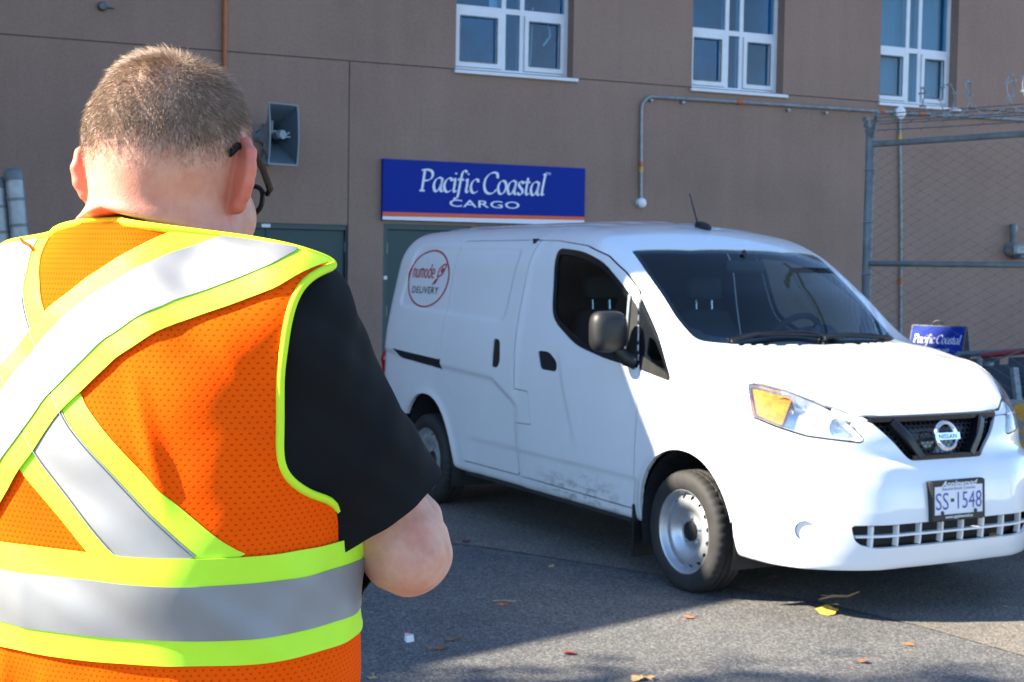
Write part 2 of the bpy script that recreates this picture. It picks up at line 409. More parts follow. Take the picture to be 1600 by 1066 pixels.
class PM:
    """polygon mesh for clipping: V (n,3), F list of index tuples"""
    def __init__(s, V, F): s.V = np.asarray(V, float); s.F = F
    def copy(s): return PM(s.V.copy(), s.F)
    def clip(s, f):
        """keep f>0 (f per vertex)"""
        f = np.where(np.abs(f) < 1e-7, 1e-7, f); ins = f > 0; V = [s.V]; n0 = len(s.V); new = []; cut = {}; F = []
        rest = s.F
        if isinstance(s.F, np.ndarray):
            k = ins[s.F].sum(1); F = [tuple(q) for q in s.F[k == s.F.shape[1]].tolist()]; rest = s.F[(k > 0) & (k < s.F.shape[1])].tolist()
        insl = ins.tolist()
        for q in rest:
            c = [insl[i] for i in q]
            if all(c): F.append(tuple(q)); continue
            if not any(c): continue
            out = []
            for a in range(len(q)):
                i, j = q[a], q[(a+1) % len(q)]
                if insl[i]: out.append(i)
                if insl[i] != insl[j]:
                    key = (i, j) if i < j else (j, i)
                    if key not in cut:
                        t = f[i]/(f[i]-f[j]); new.append(s.V[i]+(s.V[j]-s.V[i])*t); cut[key] = n0+len(new)-1
                    out.append(cut[key])
            if len(out) > 2: F.append(tuple(out))
        VV = np.vstack([s.V, np.array(new)]) if new else s.V
        # compact
        used = np.zeros(len(VV), bool)
        used[np.fromiter((i for q in F for i in q), np.int64)] = True
        remap = np.cumsum(used)-1
        rl = remap.tolist()
        return PM(VV[used], [tuple(rl[i] for i in q) for q in F])
    def normals(s):
        N_ = np.zeros_like(s.V); T = np.array([(q[0], q[1], q[2]) for q in s.F]+[(q[0], q[2], q[3]) for q in s.F if len(q) > 3])
        n = np.cross(s.V[T[:, 1]]-s.V[T[:, 0]], s.V[T[:, 2]]-s.V[T[:, 0]])
        for k in range(3): np.add.at(N_, T[:, k], n)
        return N_/(np.linalg.norm(N_, axis=1)[:, None]+1e-12)
    def offset(s, d): return PM(s.V+s.normals()*d, s.F)
    def clean(s, eps=2e-4):
        """drop sliver faces left by clipping"""
        return s
    def obj(s, name, m, parent=None, smooth=True): return mk(name, s.V, s.F, m, parent, smooth)
    def boundary(s):
        """ordered open-edge loops as index lists"""
        E = {}
        for q in s.F:
            for a in range(len(q)):
                i, j = q[a], q[(a+1) % len(q)]
                if (j, i) in E: del E[(j, i)]
                else: E[(i, j)] = 1
        nxt = {i: j for i, j in E}; loops = []
        while nxt:
            st = next(iter(nxt)); l = [st]; c = nxt.pop(st)
            while c != st and c in nxt: l.append(c); c = nxt.pop(c)
            if len(l) > 3: loops.append(l)
        return loops
def smooth_loop(P, it=6, closed=True):
    P = np.array(P)
    for _ in range(it):
        Q = (np.roll(P, 1, 0)+2*P+np.roll(P, -1, 0))/4
        if not closed: Q[0] = P[0]; Q[-1] = P[-1]
        P = Q
    return P
def resample(P, step, closed=True):
    P = np.array(P)
    if closed: P = np.vstack([P, P[:1]])
    d = np.r_[0, np.cumsum(np.linalg.norm(np.diff(P, axis=0), axis=1))]; n = max(4, int(d[-1]/step)); t = np.linspace(0, d[-1], n+1)
    Q = np.stack([np.interp(t, d, P[:, i]) for i in range(3)], 1)
    return Q[:-1] if closed else Q
# ================================================================ SETTING
# ---- ground: one sheet to the horizon, asphalt
def asphalt(name='worn_asphalt', tint=(1, 1, 1), stone=135, spk=1.):
    m, nt, b = new_mat(name)
    big = noise(nt, .35, 4, .6); mid = noise(nt, 3.0, 5, .65); fine = noise(nt, 190, 3, .7); sp = noise(nt, 420, 2, .6)
    vs = nt.nodes.new('ShaderNodeTexVoronoi'); vs.inputs['Scale'].default_value = stone; tcv = nt.nodes.new('ShaderNodeTexCoord'); nt.links.new(tcv.outputs['Object'], vs.inputs['Vector'])
    sc_ = nt.nodes.new('ShaderNodeSeparateColor'); nt.links.new(vs.outputs['Color'], sc_.inputs[0])
    mixf = nt.nodes.new('ShaderNodeMath'); mixf.operation = 'MULTIPLY_ADD'; mixf.inputs[1].default_value = .55; hf = nt.nodes.new('ShaderNodeMath'); hf.operation = 'MULTIPLY'; hf.inputs[1].default_value = .5
    nt.links.new(fine.outputs[0], hf.inputs[0]); nt.links.new(sc_.outputs[0], mixf.inputs[0]); nt.links.new(hf.outputs[0], mixf.inputs[2])
    base = ramp(nt, mixf.outputs[0], [(.26, tuple(.052*c for c in tint)), (.50, tuple(.102*c for c in tint)), (.66, tuple(.146*c for c in tint)), (.84, tuple(.26*c for c in tint))])
    tone = ramp(nt, mid.outputs[0], [(.25, (.78, .78, .79)), (.75, (1.12, 1.10, 1.06))]); tone2 = ramp(nt, big.outputs[0], [(.3, (.86, .87, .90)), (.7, (1.08, 1.06, 1.02))])
    x = nt.nodes.new('ShaderNodeMix'); x.data_type = 'RGBA'; x.blend_type = 'MULTIPLY'; x.inputs[0].default_value = 1
    nt.links.new(base.outputs[0], x.inputs[6]); nt.links.new(tone.outputs[0], x.inputs[7])
    y = nt.nodes.new('ShaderNodeMix'); y.data_type = 'RGBA'; y.blend_type = 'MULTIPLY'; y.inputs[0].default_value = 1
    nt.links.new(x.outputs[2], y.inputs[6]); nt.links.new(tone2.outputs[0], y.inputs[7])
    # dark oil spots
    vo = nt.nodes.new('ShaderNodeTexVoronoi'); vo.inputs['Scale'].default_value = 1.1; tc = nt.nodes.new('ShaderNodeTexCoord'); nt.links.new(tc.outputs['Object'], vo.inputs['Vector'])
    spot = ramp(nt, vo.outputs['Distance'], [(.03, (.45, .45, .46)), (.09, (1, 1, 1))])
    z = nt.nodes.new('ShaderNodeMix'); z.data_type = 'RGBA'; z.blend_type = 'MULTIPLY'; z.inputs[0].default_value = .7
    nt.links.new(y.outputs[2], z.inputs[6]); nt.links.new(spot.outputs[0], z.inputs[7])
    nt.links.new(z.outputs[2], b.inputs['Base Color']); b.inputs['Roughness'].default_value = .85; b.inputs['Specular IOR Level'].default_value = .3
    bump(nt, b, mixf.outputs[0], .6, .006); return m
M['asphalt'] = asphalt()
g = mk('ground', [(-250, -250, 0), (250, -250, 0), (250, 250, 0), (-250, 250, 0)], [(0, 1, 2, 3)], M['asphalt']); tag(g, kind='structure', label='worn grey asphalt yard with fine aggregate')
M['apron'] = asphalt('old_pale_apron', (1.42, 1.30, 1.14), 170)
ln_ = [px_ground(u, v) for u, v in ((600, 838), (760, 856), (930, 883), (1110, 912), (1290, 944), (1440, 980), (1600, 1026))]
d_ = ln_[-1]-ln_[-2]; far = [ln_[-1]+d_*8, ln_[-1]+d_*8+np.array([14, 12, 0]), np.array([16, 21, 0]), ln_[0]+np.array([-6, 6, 0])]
ap = mk('pale_apron', [tuple(np.array([p[0], p[1], .004])) for p in ln_+far], [tuple(range(len(ln_)+4))], M['apron']); tag(ap, kind='structure', label='paler strip of old paving under and beyond the van')
# ---- building
WT = .46; WY = 17.5; WL = math.hypot(1, WT); WA = math.atan(WT)
def stucco(name, col):
    m, nt, b = new_mat(name); n1 = noise(nt, .6, 6, .62); n2 = noise(nt, 70, 5, .7); n3 = noise(nt, 1.0, 5, .65); n4 = noise(nt, 26, 4, .6)
    tc = nt.nodes.new('ShaderNodeTexCoord'); mp = nt.nodes.new('ShaderNodeMapping'); mp.inputs['Scale'].default_value = (5.5, 5.5, .45); nt.links.new(tc.outputs['Object'], mp.inputs[0]); nt.links.new(mp.outputs[0], n3.inputs['Vector'])
    src = ramp(nt, n1.outputs[0], [(.22, tuple(c*.80 for c in col)), (.5, col), (.8, tuple(c*1.12 for c in col))]).outputs[0]
    for n, lo, hi in ((n3, .95, 1.035), (n4, .92, 1.07), (n2, .86, 1.12)):
        x = nt.nodes.new('ShaderNodeMix'); x.data_type = 'RGBA'; x.blend_type = 'MULTIPLY'; x.inputs[0].default_value = 1
        nt.links.new(src, x.inputs[6]); nt.links.new(ramp(nt, n.outputs[0], [(.3, (lo,)*3), (.7, (hi,)*3)]).outputs[0], x.inputs[7]); src = x.outputs[2]
    nt.links.new(src, b.inputs['Base Color']); b.inputs['Roughness'].default_value = .92; b.inputs['Specular IOR Level'].default_value = .2; bump(nt, b, n2.outputs[0], .8, .008); return m
M['stucco'] = stucco('brown_stucco', (.315, .208, .160)); M['stucco2'] = stucco('tan_stucco', (.30, .27, .23))
M['joint'] = pmat('joint_sealant', (.07, .055, .05), .8)
M['win_frame'] = pmat('white_vinyl', (.72, .73, .76), .4, 0, .06, 5)
M['win_glass'] = glass_mat('window_glass', (.42, .72, .88), .045)
M['room'] = pmat('sky_tint_room', (.03, .33, .50), .9, 0, .3, 2)  # blue of the reflected sky is put into the room colour and glass tint
M['blind'] = pmat('window_blind', (.62, .70, .72), .6)
M['teal'] = pmat('teal_door_paint', (.014, .050, .052), .45, 0, .15, 3, .05, 60)
M['teal_frame'] = pmat('teal_frame_paint', (.018, .062, .066), .4, 0, .12, 3)
bld = empty('building', (0, WY, 0), WA, 'long brown stucco building with white framed upper windows and teal doors', 'building')
# local axes: x along the wall, y into the building, z up
def panel(name, u0, u1, z0, z1, holes, depth=.26):
    us = sorted({u0, u1, *[h[0] for h in holes], *[h[1] for h in holes]}); zs = sorted({z0, z1, *[h[2] for h in holes], *[h[3] for h in holes]})
    us = [u for u in us if u0 <= u <= u1]; zs = [z for z in zs if z0 <= z <= z1]; b = MB()
    def hole(u, z): return any(h[0] < u < h[1] and h[2] < z < h[3] for h in holes)
    for i in range(len(us)-1):
        for j in range(len(zs)-1):
            if not hole((us[i]+us[i+1])/2, (zs[j]+zs[j+1])/2):
                b.add([(us[i], 0, zs[j]), (us[i+1], 0, zs[j]), (us[i+1], 0, zs[j+1]), (us[i], 0, zs[j+1])], [(0, 1, 2, 3)])
    for a, c, e, f in holes:
        V = [(a, 0, e), (c, 0, e), (c, 0, f), (a, 0, f), (a, depth, e), (c, depth, e), (c, depth, f), (a, depth, f)]
        b.add(V, [(0, 4, 5, 1), (1, 5, 6, 2), (2, 6, 7, 3), (3, 7, 4, 0)])
    V = [(u0, 0, z0), (u1, 0, z0), (u1, 0, z1), (u0, 0, z1), (u0, .03, z0), (u1, .03, z0), (u1, .03, z1), (u0, .03, z1)]
    b.add(V, [(0, 4, 7, 3), (1, 2, 6, 5), (2, 3, 7, 6), (0, 1, 5, 4)])
    return b.build(name, M['stucco'], bld)
JZ = 3.886; WINS = [(-.786, .755), (2.44, 3.83), (5.395, 6.72)]; WZ0, WZ1 = 3.868, 5.55
wholes = [(a, b_, WZ0, WZ1) for a, b_ in WINS]
D1 = (-4.02, -2.05, 0, 2.035); D2 = (-1.655, -.555, 0, 2.062)
jg = .012
panel('stucco_panel', -16, 24, JZ+jg, 8.5, wholes)
panel('stucco_panel', -16, -2.085-jg/2, 0, JZ-jg*0, [D1], .14)
lo = [(a, b_, WZ0, JZ) for a, b_ in WINS]
panel('stucco_panel', -2.085+jg/2, 24, 0, JZ, [D2]+lo, .14)
# backing in the joints, building mass behind, flat roof with parapet cap
b = MB()
b.box(-16, 24, .012, .03, JZ-.004, JZ+jg+.004); b.box(-2.085-.02, -2.085+.02, .012, .03, 2.1, JZ)
b.build('joint_backing', M['joint'], bld)
b = MB(); b.add([(-16, .02, 0), (-16, 14, 0), (-16, 14, 8.5), (-16, .02, 8.5), (24, .02, 0), (24, 14, 0), (24, 14, 8.5), (24, .02, 8.5)], [(0, 3, 2, 1), (4, 5, 6, 7), (1, 2, 6, 5), (3, 7, 6, 2)])
b.build('outer_wall', M['stucco'], bld)
MB().box(-16.05, 24.05, -.05, .3, 8.5, 8.58).build('parapet_cap', M['galv'], bld)
def window(k, u0, u1, blinds):
    w_ = empty('window', (0, 0, 0), 0, None, None, parent=bld); y = .16
    tr = 4.625; f = MB(); W = u1-u0
    # lights follow the photographed proportions: wide | narrow | wide
    a, c, d, e = u0+.10+.49*W/1.541*.94, 0, 0, u1
    ml = u0+W*.442; mr = u0+W*.600                                  # centre lines of the two mullions
    fr = .05
    f.box(u0, u0+fr, y, y+.09, WZ0+.02, WZ1); f.box(u1-fr, u1, y, y+.09, WZ0+.02, WZ1)
    f.box(u0+fr, u1-fr, y+.003, y+.087, WZ0+.02, WZ0+.08); f.box(u0+fr, u1-fr, y+.003, y+.087, WZ1-.05, WZ1-.002)
    f.box(ml-.028, ml+.028, y+.001, y+.088, WZ0+.08, WZ1-.05); f.box(mr-.028, mr+.028, y+.001, y+.088, WZ0+.08, WZ1-.05)
    for p, q in ((u0+fr, ml-.028), (ml+.028, mr-.028), (mr+.028, u1-fr)): f.box(p, q, y+.004, y+.086, tr-.01, tr+.055)
    f.build('window_frame', M['win_frame'], w_)
    for p, q in ((u0+fr, ml-.028), (mr+.028, u1-fr)):
        s = MB(); z0, z1 = WZ0+.085, tr-.015; t = .062
        s.box(p+.004, p+t, y-.02, y+.05, z0, z1); s.box(q-t, q-.004, y-.02, y+.05, z0, z1)
        s.box(p+t, q-t, y-.019, y+.05, z0, z0+t); s.box(p+t, q-t, y-.019, y+.05, z1-t, z1); s.build('sash', M['win_frame'], w_)
        s = MB(); g_ = .008; s.box(p+t-g_, p+t+.006, y-.0215, y-.012, z0+t, z1-t); s.box(q-t-.006, q-t+g_, y-.0215, y-.012, z0+t, z1-t); s.box(p+t, q-t, y-.0215, y-.012, z0+t-g_, z0+t+.006); s.box(p+t, q-t, y-.0215, y-.012, z1-t-.006, z1-t+g_)
        s.build('gasket', M['galv_dark'], w_)
    for p, q in ((u0+fr, ml-.028), (ml+.028, mr-.028), (mr+.028, u1-fr)):
        for z0, z1 in ((WZ0+.08, tr-.01), (tr+.055, WZ1-.05)):
            mk('pane', [(p, y+.03, z0), (q, y+.03, z0), (q, y+.03, z1), (p, y+.03, z1)], [(0, 1, 2, 3)], M['win_glass'], w_)
    s = MB(); s.box(u0-.025, u1+.06, -.045, .20, WZ0-.022, WZ0+.019, .004); s.build('sill', M['win_frame'], w_)
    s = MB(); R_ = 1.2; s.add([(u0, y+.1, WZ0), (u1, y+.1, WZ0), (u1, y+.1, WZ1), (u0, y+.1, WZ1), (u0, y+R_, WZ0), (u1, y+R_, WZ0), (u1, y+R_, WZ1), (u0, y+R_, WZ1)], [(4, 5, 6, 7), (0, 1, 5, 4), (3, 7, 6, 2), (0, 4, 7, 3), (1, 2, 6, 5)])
    s.build('sky_tint_interior', M['room'], w_)
    s = MB()
    if blinds == 2:
        z = WZ0+.09
        while z < WZ1-.06: s.add([(u0+.03, y+.11, z), (u1-.12, y+.11, z), (u1-.12, y+.132, z+.02), (u0+.03, y+.132, z+.02)], [(0, 1, 2, 3)]); z += .024
        tag(s.build('blind_slats', M['blind'], w_), kind='stuff')
    if blinds == 1:
        s.tube([(u0+1.10, y+.14, WZ0+.10), (u0+1.12, y+.14, 4.3), (u0+1.13, y+.14, 4.75)], .008, 6)
        s.tube([(u0+1.30, y+.14, 4.62), (u0+1.36, y+.14, 4.52), (u0+1.37, y+.14, 4.42), (u0+1.28, y+.14, 4.30)], .013, 6); s.build('blind_cord', M['blind'], w_)
        MB().box(u0+.55, u0+.66, y+.14, y+.15, 4.66, 5.3).build('paper_notice', M['blind'], w_)
    return w_
for k, (a, c) in enumerate(WINS): window(k, a, c, (1, 0, 2)[k])
def door(u0, u1, z1, seam, hinge):
    d_ = empty('door', parent=bld); f = MB()
    f.box(u0, u0+.055, .02, .12, 0, z1); f.box(u1-.055, u1, .02, .12, 0, z1); f.box(u0+.055, u1-.055, .021, .119, z1-.06, z1)
    f.build('door_frame', M['teal_frame'], d_)
    L = [u0+.058, *seam, u1-.058]
    for i in range(len(L)-1):
        p, q = L[i]+.002, L[i+1]-.002
        l = MB().box(p, q, .058, .10, .012, z1-.064, .003).build('door_leaf', M['teal'], d_)
        MB().box(p+.02, q-.02, .0545, .0575, .02, .28).build('kick_plate', M['galv_dark'], d_)
    for h in (.25, 1.05, 1.78):
        for u in hinge: MB().tube([(u, .048, h-.06), (u, .048, h+.06)], .014, 8).build('hinge', M['galv'], d_)
    u = seam[0] if seam else u1-.12
    x = MB(); x.tube([(u-.10, .05, 1.02), (u-.10, .01, 1.02), (u-.02, .01, 1.02)], .011, 8); x.lathe([(0, .0), (.03, .0), (.03, .012), (0, .012)], 16, (u-.10, .055, 1.02), 'y'); x.build('lever_handle', M['galv'], d_)
    return d_
d1 = door(*D1[:2], D1[3], [-3.03], [-2.10, -3.97])
MB().box(-3.085, -2.985, .012, .02, 1.985, 2.022).build('door_contact_tag', M['white_plastic'], d1)
d2 = door(*D2[:2], D2[3], [], [-1.598])
MB().box(-1.64, -1.60, .012, .02, 1.42, 1.46).build('door_sticker', M['white_plastic'], d2)
MB().box(-.49, .9, -.01, .01, 2.066, 2.082).build('canopy_flashing', M['galv_dark'], bld)
# small dark vent cap high on the left
x = MB(); x.lathe([(0, .05), (.035, .05), (.05, .03), (.05, 0)], 14, (-4.82, 0, 4.26), 'y'); x.box(-4.80, -4.70, -.05, 0, 4.25, 4.275); x.build('vent_cap', M['galv_dark'], bld, True)
# ---- unseen block added on the left, roof edge placed to shade the van's rear
nb = empty('blocker', (0, 0, 0), 0, 'tan warehouse added out of view on the left to cast shade', 'building')
A0 = np.array([.04774645, 6.01992183, 0.]); ED = np.array([.753971, .6569077, 0.])
k_ = 8.0/math.cos(SUN_EL); E0 = A0+SUN*k_; ZE = E0[2]
pA, pB = E0+ED*-2.0, E0+ED*3.6
def solid(name, foot, z0, z1, m, parent): return fix_normals(MB().prism(foot, z0, z1).build(name, m, parent))
back = np.array([-.42, .907, 0.])
pC = pB+back*4.5
low = solid('low_blocker', [pA[:2], pB[:2], pC[:2], (-16, pC[1]), (-16, pA[1])], 0, ZE, M['stucco2'], nb)
hi0 = np.array([pB[0]-.45, 8.0+math.tan(SUN_AZ)*(2.5-pB[0]+.45), 0])
solid('tall_blocker', [(hi0[0], hi0[1]), (hi0[0]+back[0]*6.5, hi0[1]+back[1]*6.5), (-18, hi0[1]+back[1]*6.5), (-18, hi0[1])], 0, 15.5, M['stucco2'], nb)  # taller part added so its shade also covers the fence
# ---- wall sign
sg = empty('wall_sign', (0, WY, 0), WA, 'wide blue wall sign with white lettering over the second door', 'sign')
M['sign_blue'] = pmat('sign_blue', (.003, .026, .27), .55, 0, .08, 2, spec=.15); M['sign_orange'] = pmat('sign_orange', (.80, .09, .012), .4); M['sign_white'] = pmat('sign_white', (.78, .80, .84), .4)
x = MB(); x.box(-1.69, .925, -.055, -.003, 2.105, 2.805, .003); x.build('board', M['sign_blue'], sg)
def wq(u0, u1, z0a, z1a, z0b, z1b, y): return [(u0, y, z0a), (u1, y, z0b), (u1, y, z1b), (u0, y, z1a)], [(0, 1, 2, 3)]
mk('white_band', *wq(-1.687, .922, 2.108, 2.145, 2.108, 2.172, -.0565), M['sign_white'], sg)
mk('orange_band', *wq(-1.687, .922, 2.145, 2.196, 2.172, 2.212, -.0570), M['sign_orange'], sg)
V, F, wd = italic('Pacific Coastal', 1.0)
k_ = 1.62/wd; mk('lettering', *place((V, F), lambda a, b_: (-1.25+a*k_, -.0575, 2.452+b_*.160)), M['sign_white'], sg)
t = text_mesh('CARGO', .118, 2.15, 0, 'CENTER', 1.05, .001); mk('small_lettering', *place(t, lambda a, b_: (-.41+a, -.0575, 2.285+b_)), M['sign_white'], sg)
t = text_mesh('TM', .05); mk('trade_mark', *place(t, lambda a, b_: (.385+a, -.0575, 2.70+b_)), M['sign_white'], sg)
# ---- loudspeaker horn
hn = empty('loudspeaker_horn', (0, WY, 0), WA, 'grey rectangular loudspeaker horn bracketed high on the brown wall', 'loudspeaker')
M['horn'] = pmat('horn_grey', (.24, .29, .32), .5, 0, .15, 6); M['horn_shade'] = pmat('horn_inner_shade', (.05, .075, .095), .7, 0, .1, 5)  # shade of the deep mouth is put into the inner colour
def horn():
    b = MB(); c = np.array([-3.02, -.60, 2.97]); ax = np.array([.30, -1, -.02]); ax /= np.linalg.norm(ax)
    rt = np.cross(ax, [0, 0, 1]); rt /= -np.linalg.norm(rt)*1.0; up = np.array([0, 0, 1.])
    def ring(t, w_, h_, n=9):
        out = []; e = [(-1, -1), (1, -1), (1, 1), (-1, 1)]
        for i in range(4):
            p = np.array(e[i]); q = np.array(e[(i+1) % 4])
            for s in np.linspace(0, 1, n)[:-1]:
                a = p+(q-p)*s; bow = .03*(1-a[1]**2) if abs(a[0]) > .99 and t > .3 else 0
                out.append(c+ax*(t-.36)+rt*(a[0]*w_-np.sign(a[0])*bow*0)+up*a[1]*h_+ax*bow)
        return out
    T = [(0, .05, .06), (.08, .055, .075), (.16, .075, .115), (.24, .105, .18), (.31, .145, .255), (.36, .172, .315)]
    V = []; n = 32
    for t, w_, h_ in T: V += ring(t, w_, h_)
    V += ring(.362, .185, .328); V += ring(.352, .185, .328)
    for t, w_, h_ in T[::-1]: V += ring(t-.012, w_+.008, h_+.008)
    m = len(V)//n; F = []
    for i in range(m-1):
        for k in range(n): l = (k+1) % n; F.append((i*n+k, i*n+l, (i+1)*n+l, (i+1)*n+k))
    F.append(tuple(range(n))); F.append(tuple(range((m-1)*n, m*n))[::-1])
    b.add(V, F); o = fix_normals(b.build('flare', [M['horn'], M['horn_shade']], hn, True, 40)); o.data.polygons.foreach_set('material_index', [1 if i < 5*n or i == len(F)-2 else 0 for i in range(len(F))])
    b = MB(); P = lambda t, x, z: tuple(c+ax*(t-.36)+rt*x+up*z)
    b.tube([P(.30, -.15, .02), P(.31, -.06, .03), P(.31, -.03, -.03), P(.31, .12, -.02)], .012, 6); b.tube([P(.28, -.09, .0), P(.28, -.09, .14)], .011, 6); b.tube([P(.2, 0, 0), P(.33, .02, -.0)], .05, 10)
    b.tube([P(.29, .02, -.04), P(.30, .12, .03)], .012, 6); b.build('phase_plug', M['horn'], hn, True)
    b = MB(); b.tube([P(-.18, 0, 0), P(-.16, 0, 0), P(-.02, 0, 0), P(.01, 0, 0)], [.05, .07, .07, .055], 16); b.build('driver', M['horn'], hn, True, 40)
    b = MB(); b.tube([(-3.06, -.02, 3.10), (-3.06, -.24, 3.12), P(-.05, -.09, .03)], .016, 6); b.box(-3.085, -3.035, -.03, -.001, 2.80, 3.13); b.tube([(-3.05, -.10, 2.77), P(.05, -.07, -.14)], .016, 6); b.build('bracket', M['galv_dark'], hn)
    b = MB(); b.lathe([(0, .02), (.03, .02), (.03, .05), (.062, .05), (.07, .035), (.07, 0)], 20, (-3.05, -.0, 2.735), 'y'); b.build('wall_boss', M['galv_dark'], hn, True)
horn()
# ---- conduits on the wall
def wtube(b, pts, r, n=8): b.tube([(u, -y, z) for u, z, y in pts], r, n)
c1 = empty('conduit_run', (0, WY, 0), WA, 'thin galvanised conduit bending along under the windows to a round box', 'conduit')
b = MB(); arc = [(1.705+.17*(1-math.cos(a)), 3.565+.17*math.sin(a), .03) for a in np.linspace(0, math.pi/2, 8)]
wtube(b, [(1.725, 2.44, .03), (1.705, 3.4, .03)]+arc+[(3.2, 3.748, .03), (5.66, 3.765, .03)], .021); b.build('pipe', M['galv'], c1, True)
def wbox(u, z, r, parent, name='junction_box'):
    x = MB(); x.lathe([(0, .075), (r*.75, .075), (r, .06), (r, 0)], 20, (u, 0, z), 'y'); return x.build(name, M['white_plastic'], parent, True, 50)
wbox(1.727, 2.41, .062, c1)
M['fit_orange'] = pmat('orange_fitting', (.55, .13, .03), .5); M['fit_yellow'] = pmat('yellow_fitting', (.60, .38, .05), .5)
for u in (1.84, 2.3, 3.9, 4.5): MB().box(u-.02, u+.02, -.055, -.003, 3.675, 3.705).build('pipe_strap', M['galv'], c1)
MB().tube([(1.716, -.03, 2.86), (1.714, -.03, 2.92)], .027, 8).build('red_coupling', M['fit_orange'], c1)
MB().tube([(1.718, -.03, 2.80), (1.717, -.03, 2.85)], .027, 8).build('yellow_coupling', M['fit_yellow'], c1)
for u in (3.15, 5.42): MB().tube([(u-.04, -.03, 3.748+(u-3.2)*.0068), (u+.04, -.03, 3.748+(u-3.2)*.0068)], .029, 8).build('red_coupling', M['fit_orange'], c1)
c2 = empty('conduit_drop', (0, WY, 0), WA, 'vertical conduit dropping from the white round box behind the fence', 'conduit')
b = MB(); wtube(b, [(5.725, 3.69, .03), (5.80, 2.3, .03), (5.87, .2, .03)], .02); b.build('pipe', M['galv'], c2, True); wbox(5.722, 3.762, .085, c2)
MB().tube([(5.735, -.03, 3.40), (5.733, -.03, 3.47)], .028, 8).build('yellow_coupling', M['fit_yellow'], c2); MB().tube([(5.826, -.03, 1.44), (5.822, -.03, 1.52)], .028, 8).build('red_coupling', M['fit_orange'], c2)
c3 = empty('conduit_run', (0, WY, 0), WA, 'conduit running right from the white round box past the razor wire', 'conduit')
b = MB(); wtube(b, [(5.81, 3.766, .03), (8.0, 3.793, .03), (14, 3.86, .03)], .021); b.build('pipe', M['galv'], c3, True)
MB().tube([(6.05, -.03, 3.769), (6.15, -.03, 3.770)], .029, 8).build('red_coupling', M['fit_orange'], c3)
c4 = empty('orange_pipe', (0, WY, 0), WA, 'slim orange pipe running up the wall behind the head', 'pipe')
M['pipe_orange'] = pmat('rust_orange_paint', (.42, .125, .035), .55, 0, .15, 8)
b = MB(); b.tube([(-3.525, -.04, 2.2), (-3.525, -.04, 8.3)], .026, 10); b.build('pipe', M['pipe_orange'], c4, True)
for z in (3.0, 4.9, 6.5): MB().box(-3.565, -3.485, -.018, -.0, z, z+.03).build('pipe_clip', M['galv_dark'], c4)
# ---- wall lamp behind the fence
wl = empty('wall_lamp', (0, WY, 0), WA, 'small grey flood lamp on a stub post above the fence rail', 'lamp')
b = MB(); b.tube([(7.745, -.10, 1.99), (7.735, -.10, 2.31)], .045, 10); b.build('stub_post', M['galv_dark'], wl, True)
b = MB(); b.box(7.70, 7.80, -.13, -.05, 2.19, 2.31, .01); b.build('sensor', M['galv'], wl)
b = MB(); b.box(7.66, 7.90, -.24, -.01, 1.87, 2.03, .03); b.build('lamp_body', M['galv'], wl); MB().box(7.73, 7.93, -.28, -.06, 1.815, 1.88, .02).build('lamp_shade', M['galv_dark'], wl)
